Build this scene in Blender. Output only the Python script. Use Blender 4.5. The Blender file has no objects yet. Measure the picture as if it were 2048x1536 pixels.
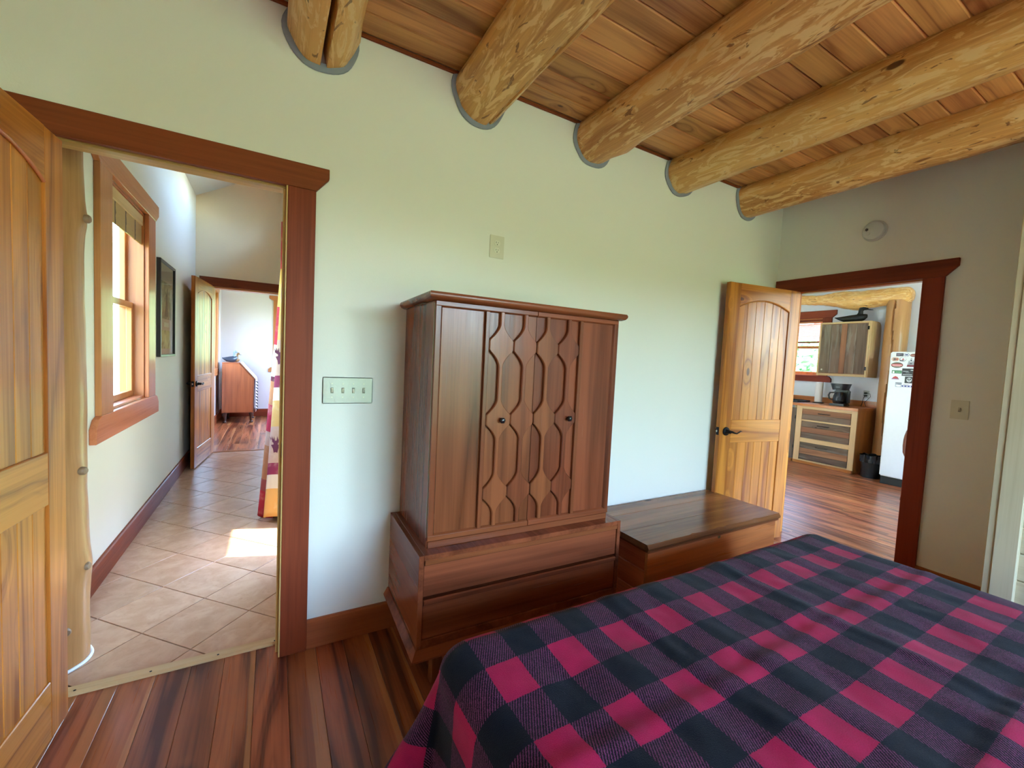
import bpy, bmesh, math, random
from mathutils import Vector, Matrix, noise
random.seed(7)
SC = bpy.context.scene
COL = SC.collection
R = math.radians

# ------------------------------------------------------------------ camera
cam_d = bpy.data.cameras.new('camera'); cam = bpy.data.objects.new('camera', cam_d); COL.objects.link(cam)
cam_d.sensor_fit = 'HORIZONTAL'; cam_d.sensor_width = 36.0
cam_d.lens = 843.67 / 2048 * 36.0
cam_d.clip_start = 0.02; cam_d.clip_end = 500
_y, _p, _r = R(29.665), R(-3.207), R(2.789)
_f = Vector((math.sin(_y) * math.cos(_p), math.cos(_y) * math.cos(_p), math.sin(_p)))
_rt = Vector((math.cos(_y), -math.sin(_y), 0)); _u = _rt.cross(_f)
_r2 = _rt * math.cos(_r) + _u * math.sin(_r); _u2 = -_rt * math.sin(_r) + _u * math.cos(_r)
_m = Matrix(((_r2.x, _u2.x, -_f.x, 0), (_r2.y, _u2.y, -_f.y, 0), (_r2.z, _u2.z, -_f.z, 1.37), (0, 0, 0, 1)))
cam.matrix_world = _m
SC.camera = cam

# ------------------------------------------------------------------ world, sun, exposure
SUN_EL, SUN_AZ = R(60), R(-18)         # sun stands over +x, a little towards -y
world = bpy.data.worlds.new('World'); SC.world = world; world.use_nodes = True
wn = world.node_tree.nodes; wl = world.node_tree.links; wn.clear()
sky = wn.new('ShaderNodeTexSky'); sky.sky_type = 'NISHITA'; sky.sun_disc = False
sky.sun_elevation = SUN_EL; sky.sun_rotation = R(90) - SUN_AZ; sky.air_density = 1.0; sky.dust_density = 0.3; sky.ozone_density = 1.0
bg = wn.new('ShaderNodeBackground'); bg.inputs['Strength'].default_value = 1.7
wo = wn.new('ShaderNodeOutputWorld'); shs = wn.new('ShaderNodeHueSaturation'); shs.inputs['Saturation'].default_value = 1.06; wl.new(sky.outputs[0], shs.inputs['Color']); wl.new(shs.outputs[0], bg.inputs[0]); wl.new(bg.outputs[0], wo.inputs[0])
sun_d = bpy.data.lights.new('sun', 'SUN'); sun_d.energy = 6.0; sun_d.angle = R(0.6); sun_d.color = (1.0, 0.97, 0.92)
sun = bpy.data.objects.new('sun', sun_d); COL.objects.link(sun)
sd = Vector((math.cos(SUN_EL) * math.cos(SUN_AZ), math.cos(SUN_EL) * math.sin(SUN_AZ), math.sin(SUN_EL)))
sun.rotation_euler = sd.to_track_quat('Z', 'Y').to_euler(); sun.location = sd * 40
# portals: where the sky gets in (they only steer the sampling of the sky)
def portal(cx, cy, cz, w, h, inward):
    d = bpy.data.lights.new('window_portal', 'AREA'); d.shape = 'RECTANGLE'; d.size = w; d.size_y = h
    d.cycles.is_portal = True
    o = bpy.data.objects.new('window_portal', d); COL.objects.link(o)
    o.location = (cx, cy, cz); o.rotation_euler = Vector(inward).to_track_quat('-Z', 'Z').to_euler()
portal(1.2, -2.76, 1.43, 1.4, 2.2, (0, 1, 0)); portal(2.5, -2.76, 1.43, .95, 2.2, (0, 1, 0))
portal(-0.93, 3.72, 1.62, .84, 1.3, (1, 0, 0)); portal(0.33, 3.30, .6, .5, 1.0, (-1, 0, 0)); portal(0.33, 5.4, 3.125, 1.0, .35, (-1, 0, 0)); portal(3.75, 3.6, 1.45, 2.2, 2.1, (1, 0, 0))
portal(7.9, 3.9, 1.83, .76, .95, (-1, 0, 0)); portal(5.6, -1.56, 1.45, 2.6, 2.1, (0, 1, 0))
portal(1.42, 8.2, 1.6, 1.6, 1.4, (-1, 0, 0))
vs = SC.view_settings
vs.view_transform = 'Standard'; vs.look = 'None'; vs.gamma = 1.0; vs.use_curve_mapping = False
vs.exposure = 2.33
SC.cycles.max_bounces = 7; SC.cycles.diffuse_bounces = 4; SC.cycles.glossy_bounces = 4; SC.cycles.transmission_bounces = 6
SC.cycles.transparent_max_bounces = 12; SC.cycles.sample_clamp_indirect = 6.0
SC.cycles.use_adaptive_sampling = True; SC.cycles.adaptive_threshold = .03; SC.cycles.use_denoising = True; SC.cycles.caustics_reflective = False; SC.cycles.caustics_refractive = False

# ------------------------------------------------------------------ colour and materials
def lin(c):
    return tuple(((x / 255 / 12.92) if x / 255 <= .04045 else ((x / 255 + .055) / 1.055) ** 2.4) for x in c)
def c4(c): return (*lin(c), 1.0)
MATS = {}
class NT:
    def __init__(s, name):
        s.m = bpy.data.materials.new(name); s.m.use_nodes = True; s.t = s.m.node_tree; s.t.nodes.clear()
        s.out = s.t.nodes.new('ShaderNodeOutputMaterial'); s.b = s.t.nodes.new('ShaderNodeBsdfPrincipled')
        s.t.links.new(s.b.outputs[0], s.out.inputs[0])
    def n(s, typ, **kw):
        o = s.t.nodes.new(typ)
        for k, v in kw.items(): setattr(o, k, v)
        return o
    def l(s, a, b): s.t.links.new(a, b)
    def sock(s, i, v):
        if hasattr(v, 'is_output') or isinstance(v, bpy.types.NodeSocket): s.l(v, i)
        else: i.default_value = v
    def math(s, op, a, b=0.0, c=0.0, clamp=False):
        o = s.n('ShaderNodeMath', operation=op, use_clamp=clamp)
        s.sock(o.inputs[0], a); s.sock(o.inputs[1], b); s.sock(o.inputs[2], c); return o.outputs[0]
    def vmath(s, op, a, b):
        o = s.n('ShaderNodeVectorMath', operation=op); s.sock(o.inputs[0], a); s.sock(o.inputs[1], b); return o.outputs[0]
    def noise(s, v, sc, det=2.0, rough=.5, dist=0.0):
        o = s.n('ShaderNodeTexNoise'); s.l(v, o.inputs['Vector'])
        o.inputs['Scale'].default_value = sc; o.inputs['Detail'].default_value = det
        o.inputs['Roughness'].default_value = rough; o.inputs['Distortion'].default_value = dist; return o.outputs['Fac']
    def smooth(s, x, a, b):
        o = s.n('ShaderNodeMapRange', interpolation_type='SMOOTHSTEP'); s.sock(o.inputs[0], x)
        o.inputs[1].default_value = a; o.inputs[2].default_value = b; return o.outputs[0]
    def mix(s, f, a, b):
        o = s.n('ShaderNodeMix', data_type='RGBA'); s.sock(o.inputs[0], f); s.sock(o.inputs[6], a); s.sock(o.inputs[7], b); return o.outputs[2]
    def coord(s, rnd=True, out='Object'):
        tc = s.n('ShaderNodeTexCoord'); v = tc.outputs[out]
        s.rand = s.n('ShaderNodeObjectInfo').outputs['Random']
        if rnd:
            k = s.n('ShaderNodeCombineXYZ')
            for i, q in enumerate((17.3, 31.7, 23.9)): s.l(s.math('MULTIPLY', s.rand, q), k.inputs[i])
            v = s.vmath('ADD', v, k.outputs[0])
        return v
    def bump(s, h, strength, dist=.01):
        o = s.n('ShaderNodeBump'); o.inputs['Strength'].default_value = strength; o.inputs['Distance'].default_value = dist
        s.l(h, o.inputs['Height']); s.l(o.outputs[0], s.b.inputs['Normal'])

def plain(name, col, rough=.5, metal=0.0, var=0.03, sc=25.0, bump=0.0, spec=.5, sheen=0.0, coat=0.0):
    if name in MATS: return MATS[name]
    t = NT(name); v = t.coord(False)
    n = t.noise(v, sc, 3.0)
    a = c4(col); lo = tuple(x * (1 - var * 3) for x in a[:3]) + (1,); hi = tuple(min(1, x * (1 + var * 3)) for x in a[:3]) + (1,)
    t.l(t.mix(n, lo, hi), t.b.inputs['Base Color'])
    t.b.inputs['Roughness'].default_value = rough; t.b.inputs['Metallic'].default_value = metal
    t.b.inputs['Specular IOR Level'].default_value = spec; t.b.inputs['Sheen Weight'].default_value = sheen; t.b.inputs['Coat Weight'].default_value = coat
    if bump: t.bump(t.noise(v, sc * 6, 2.0), bump, .004)
    MATS[name] = t.m; return t.m

WOODS = dict(
    # light, dark, knot, rough, var, rings, ring contrast, knots (0..1), scale, coat
    floor=dict(a=(170, 96, 58), b=(92, 44, 28), k=(70, 32, 20), rough=.30, var=.16, rings=12, rc=.9, kn=.10, sc=4.5, coat=.06, hue=.004),
    ceil=dict(a=(214, 150, 88), b=(150, 90, 48), k=(78, 42, 24), rough=.42, var=.20, rings=9, rc=.7, kn=.6, sc=4.5, coat=.1, hue=.005),
    log=dict(a=(230, 172, 98), b=(170, 108, 52), k=(84, 46, 24), rough=.40, var=.08, rings=5, rc=.55, kn=.5, sc=3.5, coat=.12, hue=.006),
    trim=dict(spec=.2, a=(134, 60, 32), b=(92, 35, 17), k=(58, 24, 14), rough=.5, var=.10, rings=7, rc=.35, kn=.12, sc=4.0, coat=0.0, hue=.008),
    base=dict(a=(168, 94, 52), b=(136, 68, 36), k=(70, 32, 16), rough=.36, var=.10, rings=7, rc=.4, kn=.2, sc=4.0, coat=.15, hue=.008),
    fir=dict(spec=.18, a=(192, 120, 74), b=(162, 92, 54), k=(90, 40, 20), rough=.34, var=.08, rings=7, rc=.4, kn=.1, sc=4.0, coat=.15, hue=.008),
    pine=dict(a=(208, 130, 52), b=(148, 78, 25), k=(96, 46, 24), rough=.36, var=.07, rings=11, rc=.8, kn=.62, sc=4.0, coat=.06, hue=.003),
    post=dict(a=(184, 130, 82), b=(142, 92, 52), k=(110, 74, 50), rough=.36, var=.05, rings=4, rc=.35, kn=.25, sc=3.0, coat=.15, hue=.003),
    barnr=dict(a=(150, 102, 70), b=(108, 66, 44), k=(60, 36, 24), rough=.65, var=.12, rings=9, rc=.6, kn=.3, sc=5.0, coat=0, hue=.004),
    jamb=dict(a=(214, 178, 112), b=(184, 142, 80), k=(110, 70, 40), rough=.4, var=.06, rings=8, rc=.4, kn=.2, sc=5.0, coat=.1, hue=.004),
    walnut=dict(a=(136, 73, 44), b=(84, 41, 23), k=(44, 26, 18), rough=.24, var=.06, rings=7, rc=.6, spec=.27, fa=.6, kn=0.0, sc=4.0, coat=0.0, hue=.004),
    cedar=dict(a=(214, 124, 72), b=(160, 82, 46), k=(64, 28, 16), rough=.30, var=.12, rings=6, rc=.5, kn=.5, sc=3.0, coat=.05, hue=.01),
    lid=dict(spec=.22, a=(150, 88, 56), b=(98, 50, 30), k=(52, 26, 18), rough=.22, var=.14, rings=6, rc=.6, kn=.7, sc=3.0, coat=.08, hue=.01),
    white=dict(a=(196, 182, 152), b=(172, 154, 122), k=(136, 82, 52), rough=.5, var=.08, rings=6, rc=.35, kn=.55, sc=3.0, coat=.05, hue=.0, stain=(138, 134, 136)),
    barn=dict(a=(120, 98, 78), b=(78, 60, 46), k=(50, 36, 28), rough=.7, var=.22, rings=10, rc=.6, kn=.4, sc=6.0, coat=0, hue=.01),
    frame=dict(a=(206, 170, 122), b=(176, 134, 86), k=(110, 70, 40), rough=.45, var=.08, rings=8, rc=.4, kn=.2, sc=5.0, coat=.05, hue=.004),
    oak=dict(a=(190, 112, 54), b=(152, 80, 36), k=(90, 46, 24), rough=.32, var=.08, rings=9, rc=.45, kn=.1, sc=5.0, coat=.2, hue=.004),
    desk=dict(a=(164, 88, 52), b=(118, 58, 34), k=(70, 32, 20), rough=.35, var=.05, rings=9, rc=.4, kn=0, sc=4.0, coat=.2, hue=.004),
)
def wood(kind, ax):
    key = 'wood_%s_%s' % (kind, ax)
    if key in MATS: return MATS[key]
    p = WOODS[kind]; t = NT(key); v = t.coord(True)
    i = 'xyz'.index(ax)
    def vec(across, along):
        k = [across] * 3; k[i] = along; return t.vmath('MULTIPLY', v, tuple(k))
    # knots first, they bend the grain
    vo = t.n('ShaderNodeTexVoronoi'); vo.inputs['Scale'].default_value = 1.0; t.l(vec(5.5, 2.6), vo.inputs['Vector'])
    dist = vo.outputs['Distance']
    sep = t.n('ShaderNodeSeparateColor'); t.l(vo.outputs['Color'], sep.inputs[0])
    gate = t.math('LESS_THAN', sep.outputs[0], p['kn'])
    size = t.math('MULTIPLY_ADD', sep.outputs[1], .07, .035)
    rel = t.math('DIVIDE', dist, size)
    kmask = t.math('MULTIPLY', t.smooth(rel, 1.15, .75), gate)
    halo = t.math('MULTIPLY', t.smooth(rel, 4.5, .8), gate)
    n1 = t.noise(vec(p['sc'], p['sc'] * .075), 1.0, 2.0, .45, .25)
    field = t.math('ADD', n1, t.math('MULTIPLY', halo, .16))
    ring = t.math('PINGPONG', t.math('MULTIPLY', field, float(p['rings'])), 1.0)
    ring = t.math('POWER', ring, 1.7)
    ring2 = t.math('POWER', t.math('PINGPONG', t.math('MULTIPLY', field, p['rings'] * 2.6), 1.0), 3.0)
    fib = t.noise(vec(110.0, 2.5), 1.0, 2.0, .6); streak = t.noise(vec(34.0, .8), 1.0, 2.0, .5)
    blot = t.noise(vec(9.0, 1.2), 1.0, 2.0, .5)
    f = t.math('ADD', t.math('MULTIPLY', ring, p['rc']), t.math('MULTIPLY', t.math('SUBTRACT', fib, .5), p.get('fa', .9)))
    f = t.math('ADD', f, t.math('MULTIPLY', t.math('SUBTRACT', streak, .5), .8)); f = t.math('ADD', f, t.math('MULTIPLY', ring2, p['rc'] * .35))
    f = t.math('ADD', f, t.math('MULTIPLY', t.math('SUBTRACT', blot, .45), 1.0), clamp=True)
    col = t.mix(f, c4(p['a']), c4(p['b']))
    if 'stain' in p:
        st = t.noise(vec(6.0, .9), 1.0, 3.0, .6, .8)
        col = t.mix(t.math('MULTIPLY', t.smooth(st, .60, .70), .6), col, c4(p['stain']))
    if kind == 'log':
        pe = t.noise(vec(17.0, 4.0), 1.0, 4.0, .62, 2.2)
        col = t.mix(t.math('MULTIPLY', t.smooth(pe, .50, .58), .75), col, c4((240, 200, 136)))
        pd = t.noise(vec(20.0, 6.0), 1.3, 3.0, .6, 1.0)
        col = t.mix(t.math('MULTIPLY', t.smooth(pd, .64, .68), .75), col, c4((112, 60, 30)))
    if kind == 'floor':                     # pale sapwood along one edge of some planks
        tc0 = t.n('ShaderNodeTexCoord'); sx0 = t.n('ShaderNodeSeparateXYZ'); t.l(tc0.outputs['Object'], sx0.inputs[0])
        wv = t.noise(vec(6.0, 1.2), 1.0, 2.0)
        r3 = t.math('FRACT', t.math('MULTIPLY', t.rand, 91.7))
        lim = t.math('SUBTRACT', .112, t.math('ADD', t.math('MULTIPLY', r3, .085), t.math('MULTIPLY', wv, .05)))
        sap = t.smooth(t.math('SUBTRACT', sx0.outputs[0], lim), 0.0, .005)
        col = t.mix(t.math('MULTIPLY', sap, .45), col, c4((206, 138, 84)))
    if kind == 'barn':
        pe = t.noise(vec(14.0, 1.5), 1.0, 4.0, .6, .6)
        col = t.mix(t.math('MULTIPLY', t.smooth(pe, .5, .62), .7), col, c4((132, 120, 106)))
    col = t.mix(t.math('MULTIPLY', halo, .25), col, c4(p['b']))
    col = t.mix(t.math('MULTIPLY', kmask, .9), col, c4(p['k']))
    hs = t.n('ShaderNodeHueSaturation'); t.l(col, hs.inputs['Color'])
    r2 = t.math('FRACT', t.math('MULTIPLY', t.rand, 57.3))
    t.l(t.math('MULTIPLY_ADD', t.rand, 2 * p['var'], 1 - p['var']), hs.inputs['Value'])
    t.l(t.math('MULTIPLY_ADD', r2, 2 * p['hue'], .5 - p['hue']), hs.inputs['Hue'])
    t.l(hs.outputs[0], t.b.inputs['Base Color'])
    t.l(t.math('MULTIPLY_ADD', fib, .16, p['rough'] - .08), t.b.inputs['Roughness'])
    t.b.inputs['Specular IOR Level'].default_value = p.get('spec', .32); t.b.inputs['Coat Weight'].default_value = p['coat']; t.b.inputs['Coat Roughness'].default_value = .12
    t.bump(t.math('ADD', fib, t.math('MULTIPLY', ring, .5)), .12, .002)
    MATS[key] = t.m; return t.m

def paint(name, col):
    if name in MATS: return MATS[name]
    t = NT(name); v = t.coord(False)
    a = t.noise(v, 1.3, 3.0); b = t.noise(v, 180.0, 2.0)
    c = c4(col); t.l(t.mix(a, tuple(x * .96 for x in c[:3]) + (1,), c), t.b.inputs['Base Color'])
    t.b.inputs['Roughness'].default_value = .62; t.b.inputs['Specular IOR Level'].default_value = .3
    t.bump(b, .12, .002); MATS[name] = t.m; return t.m

def glass_pane():
    if 'pane' in MATS: return MATS['pane']
    t = NT('window_glass'); t.t.nodes.remove(t.b)
    tr = t.n('ShaderNodeBsdfTransparent'); tr.inputs[0].default_value = (.96, .98, .97, 1)
    gl = t.n('ShaderNodeBsdfGlossy'); gl.inputs['Roughness'].default_value = .02
    lw = t.n('ShaderNodeLayerWeight'); lw.inputs[0].default_value = .25
    mx = t.n('ShaderNodeMixShader'); t.l(t.math('MULTIPLY_ADD', lw.outputs[0], .12, .03), mx.inputs[0])
    t.l(tr.outputs[0], mx.inputs[1]); t.l(gl.outputs[0], mx.inputs[2]); t.l(mx.outputs[0], t.out.inputs[0])
    MATS['pane'] = t.m; return t.m

# ------------------------------------------------------------------ mesh helpers
class MB:
    def __init__(s): s.v = []; s.f = []; s.uv = {}
    def add(s, vs_, fs):
        o = len(s.v); s.v += [tuple(q) for q in vs_]; s.f += [tuple(o + i for i in q) for q in fs]; return s
    def box(s, x0, x1, y0, y1, z0, z1):
        return s.add([(x0, y0, z0), (x1, y0, z0), (x1, y1, z0), (x0, y1, z0), (x0, y0, z1), (x1, y0, z1), (x1, y1, z1), (x0, y1, z1)],
                     [(0, 3, 2, 1), (4, 5, 6, 7), (0, 1, 5, 4), (1, 2, 6, 5), (2, 3, 7, 6), (3, 0, 4, 7)])
    def prism(s, poly, ax, a, b):
        # poly in the two other axes (in xyz order), extruded along ax
        def P(q, t):
            if ax == 'x': return (t, q[0], q[1])
            if ax == 'y': return (q[0], t, q[1])
            return (q[0], q[1], t)
        n = len(poly); vs_ = [P(q, a) for q in poly] + [P(q, b) for q in poly]
        fs = [tuple(range(n - 1, -1, -1)), tuple(range(n, 2 * n))] + [(i, (i + 1) % n, n + (i + 1) % n, n + i) for i in range(n)]
        return s.add(vs_, fs)
    def lathe(s, prof, c=(0, 0, 0), ax='z', seg=24, caps=True):
        # prof: list of (radius, height)
        def P(r, h, a):
            u, w = r * math.cos(a), r * math.sin(a)
            if ax == 'z': q = (u, w, h)
            elif ax == 'y': q = (u, h, w)
            else: q = (h, u, w)
            return (c[0] + q[0], c[1] + q[1], c[2] + q[2])
        n = len(prof); vs_ = [P(r, h, 2 * math.pi * k / seg) for r, h in prof for k in range(seg)]
        fs = [(i * seg + k, i * seg + (k + 1) % seg, (i + 1) * seg + (k + 1) % seg, (i + 1) * seg + k) for i in range(n - 1) for k in range(seg)]
        if caps: fs += [tuple(range(seg - 1, -1, -1)), tuple((n - 1) * seg + k for k in range(seg))]
        return s.add(vs_, fs)
    def tube(s, path, rad, seg=10, flat=1.0):
        path = [Vector(q) for q in path]; n = len(path)
        rads = rad if isinstance(rad, (list, tuple)) else [rad] * n
        vs_ = []; prev = None
        for i, q in enumerate(path):
            d = (path[min(i + 1, n - 1)] - path[max(i - 1, 0)]).normalized()
            if prev is None:
                up = Vector((0, 0, 1)) if abs(d.z) < .9 else Vector((1, 0, 0)); a = d.cross(up).normalized()
            else: a = (prev - d * prev.dot(d)).normalized()
            prev = a; b = d.cross(a)
            vs_ += [q + a * rads[i] * math.cos(2 * math.pi * k / seg) + b * rads[i] * flat * math.sin(2 * math.pi * k / seg) for k in range(seg)]
        fs = [(i * seg + k, i * seg + (k + 1) % seg, (i + 1) * seg + (k + 1) % seg, (i + 1) * seg + k) for i in range(n - 1) for k in range(seg)]
        fs += [tuple(range(seg - 1, -1, -1)), tuple((n - 1) * seg + k for k in range(seg))]
        return s.add(vs_, fs)
    def grid(s, fn, nu, nv, wrap=False):
        o = len(s.v); vs_ = [fn(i / nu, j / nv) for j in range(nv + 1) for i in range(nu + (0 if wrap else 1))]
        w = nu + (0 if wrap else 1)
        fs = [(j * w + i, j * w + (i + 1) % w, (j + 1) * w + (i + 1) % w, (j + 1) * w + i) for j in range(nv) for i in range(nu)]
        return s.add(vs_, fs)
    def mesh(s, name, mat=None, bevel=0.0, seg=1, smooth=None):
        me = bpy.data.meshes.new(name); me.from_pydata(s.v, [], s.f); me.update()
        bm = bmesh.new(); bm.from_mesh(me)
        bmesh.ops.recalc_face_normals(bm, faces=bm.faces)
        if bevel:
            es = [e for e in bm.edges if len(e.link_faces) == 2 and e.calc_face_angle(0) > R(35)]
            bmesh.ops.bevel(bm, geom=es, offset=bevel, segments=seg, affect='EDGES', clamp_overlap=True)
        bm.to_mesh(me); bm.free()
        if smooth is not None:
            me.polygons.foreach_set('use_smooth', [True] * len(me.polygons))
            me.set_sharp_from_angle(angle=R(smooth))
        if mat: me.materials.append(mat)
        return me
    def build(s, name, mat, parent=None, bevel=0.0, seg=1, smooth=None):
        return link(name, s.mesh(name, mat, bevel, seg, smooth), parent)
def link(name, data, parent=None, loc=None, rot=None):
    o = bpy.data.objects.new(name, data); COL.objects.link(o)
    if parent: o.parent = parent
    if loc: o.location = loc
    if rot: o.rotation_euler = rot
    return o
def tag(o, label, cat=None, group=None, kind=None):
    o['label'] = label
    if cat: o['category'] = cat
    if group: o['group'] = group
    if kind: o['kind'] = kind
    return o
def thing(name, label, cat, loc=(0, 0, 0), rz=0.0, group=None, kind=None):
    return tag(link(name, None, None, loc, (0, 0, rz)), label, cat, group, kind)
def struct(o, label): o['kind'] = 'structure'; o['label'] = label; return o
def sthing(name, label, loc=(0, 0, 0), rz=0.0): return struct(link(name, None, None, loc, (0, 0, rz)), label)
def bx(*a): return MB().box(*a)
# ================================================================== THE SETTING
CREAM = paint('cream_paint', (236, 231, 216)); KPAINT = paint('kitchen_paint', (222, 220, 222)); SPAINT = paint('study_paint', (226, 216, 218))
W, XR, CZ = 2.07, 3.728, 2.785

def wall(name, label, boxes, mat=CREAM):
    m = MB()
    for b in boxes: m.box(*b)
    return struct(m.build(name, mat), label)
wall('wall_back', 'cream painted wall behind the dark wooden armoire', [(-1.44, -.702, W, 2.20, 0, 3.95), (-.702, .062, W, 2.20, 2.085, 3.95), (.062, 3.87, W, 2.20, 0, 3.95)])
wall('wall_right', 'shaded cream wall around the kitchen doorway', [(XR, 3.87, 1.955, W, 0, 3.0), (XR, 3.87, 1.108, 1.955, 2.06, 3.0), (XR, 3.87, .50, 1.108, 0, 3.0)])
wall('wall_left', 'cream wall behind the open door at far left', [(-1.44, -1.30, -2.84, W, 0, 3.0)])
wall('wall_front', 'cream wall with two windows behind the camera', [(-1.44, .5, -2.84, -2.70, 0, 3.0), (1.9, 2.02, -2.84, -2.70, 0, 3.0), (2.98, 4.0, -2.84, -2.70, 0, 3.0),
     (.5, 1.9, -2.84, -2.70, 0, .35), (.5, 1.9, -2.84, -2.70, 2.52, 3.0), (2.02, 2.98, -2.84, -2.70, 0, .35), (2.02, 2.98, -2.84, -2.70, 2.52, 3.0)])

# --- floors: planks run along y
PL = .118
def plank_mesh(L, wd, mat, name='plank'):
    h = .018; c = .0016
    return MB().prism([(-wd / 2 + .0004, -h), (wd / 2 - .0004, -h), (wd / 2 - .0004, -c), (wd / 2 - .0004 - c, 0), (-wd / 2 + .0004 + c, 0), (-wd / 2 + .0004, -c)], 'y', -L / 2 + .0003, L / 2 - .0003).mesh(name, mat)
PLANKS = {}
def plank_floor(name, label, x0, x1, y0, y1, phase, lens, seed):
    rng = random.Random(seed)
    base = struct(bx(x0, x1, y0, y1, -.06, -.0185).build(name, plain('subfloor', (70, 50, 36), .8)), label)
    k0 = math.ceil((x0 - phase) / PL); k = k0
    while phase + (k + 1) * PL <= x1 + 1e-6 or phase + k * PL < x1 - .02:
        xa = phase + k * PL; wd = min(PL, x1 - xa); y = y1
        first = True
        while y > y0 + .01:
            L = rng.choice(lens)
            if first: L = min(L, rng.choice(lens)); first = False
            if y - L < y0 + .25: L = y - y0
            key = (round(L, 3), round(wd, 3))
            if key not in PLANKS: PLANKS[key] = plank_mesh(L, wd, wood('floor', 'y'))
            link('plank', PLANKS[key], base, (xa + wd / 2, y - L / 2, 0))
            y -= L
        k += 1
plank_floor('floor', 'reddish brown plank floor of the bedroom', -1.3, 3.87, -2.7, 2.155, -.045 + .118 * 0, (.9, 1.2, 1.5, 1.9), 3)
plank_floor('floor_kitchen', 'worn plank floor of the kitchen beyond the doorway', 3.87, 7.78, .6, 5.0, 3.87, (1.1, 1.5, 2.0, 2.4), 5)
struct(bx(3.87, 7.78, -1.5, .6, -.06, 0).build('floor_kitchen_side', wood('floor', 'y')), 'kitchen floor out of sight beside the doorway')
plank_floor('floor_study', 'orange plank floor of the room beyond the hall', -.87, 1.3, 6.575, 9.85, -.87, (1.1, 1.4, 1.7), 9)

# --- hall tiles laid on the diagonal
def tile_mat():
    t = NT('ceramic_tile'); v = t.coord(True)
    a = t.noise(v, 9.0, 4.0, .6, .5); b = t.noise(v, 40.0, 3.0, .65, .4)
    col = t.mix(t.smooth(a, .35, .7), c4((190, 144, 112)), c4((206, 162, 130)))
    col = t.mix(t.math('MULTIPLY', t.smooth(b, .55, .75), .35), col, c4((164, 120, 94)))
    hs = t.n('ShaderNodeHueSaturation'); t.l(col, hs.inputs['Color']); t.l(t.math('MULTIPLY_ADD', t.rand, .1, .95), hs.inputs['Value'])
    t.l(hs.outputs[0], t.b.inputs['Base Color']); t.b.inputs['Roughness'].default_value = .26
    t.bump(b, .25, .002); return t.m
TILE = tile_mat()
fh = struct(bx(-.86, .2, 2.155, 6.575, -.06, -.006).build('floor_hall', plain('grout', (112, 98, 88), .85)), 'cream tiled floor of the hall laid diagonally')
def clip(poly, x0, x1, y0, y1):
    for ax, lim, sg in ((0, x0, 1), (0, x1, -1), (1, y0, 1), (1, y1, -1)):
        out = []
        for i in range(len(poly)):
            a, b = poly[i], poly[(i + 1) % len(poly)]
            ia, ib = sg * (a[ax] - lim) >= 0, sg * (b[ax] - lim) >= 0
            if ia: out.append(a)
            if ia != ib:
                t_ = (lim - a[ax]) / (b[ax] - a[ax]); out.append((a[0] + t_ * (b[0] - a[0]), a[1] + t_ * (b[1] - a[1])))
        poly = out
        if not poly: return []
    return poly
HX, HY = .2155, .2245
full_tile = None
for i in range(-4, 5):
    for j in range(-3, 22):
        if (i + j) % 2: continue
        cx, cy = -.303 + i * HX, 2.278 + HY + j * HY      # tile centre
        g = .985
        d = [(HX * g, 0), (0, HY * g), (-HX * g, 0), (0, -HY * g)]
        P = clip([(cx + a, cy + b) for a, b in d], -.835, .2, 2.2, 6.535)
        if len(P) < 3: continue
        ar = abs(sum(P[k][0] * P[(k + 1) % len(P)][1] - P[(k + 1) % len(P)][0] * P[k][1] for k in range(len(P)))) / 2
        if ar < .002: continue
        if ar > .095:
            if full_tile is None: full_tile = MB().prism(d, 'z', -.008, 0).mesh('tile', TILE, .0012)
            link('tile', full_tile, fh, (cx, cy, 0))
        else:
            link('tile', MB().prism([(a - cx, b - cy) for a, b in P], 'z', -.008, 0).mesh('tile', TILE, .0012), fh, (cx, cy, 0))

# --- bedroom ceiling boards along x, V-grooved
ce = struct(bx(-1.44, 3.87, -2.84, 2.2, 2.803, 2.9).build('ceiling', plain('subfloor', (70, 50, 36), .8)), 'board ceiling of orange brown tongue and groove')
cb = MB().prism([(-.0640, .018), (.0640, .018), (.0640, .007), (.0572, 0), (-.0572, 0), (-.0640, .007)], 'x', -1.3, XR).mesh('ceiling_board', wood('ceil', 'x'))
for k in range(37):
    link('ceiling_board', cb, ce, (0, 1.994 - .1285 * k, CZ))
struct(bx(-1.3, XR, 2.056, W, 2.770, 2.787).build('trim_ceiling', wood('trim', 'x'), bevel=.003), 'thin dark strip where the board ceiling meets the wall')

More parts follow.
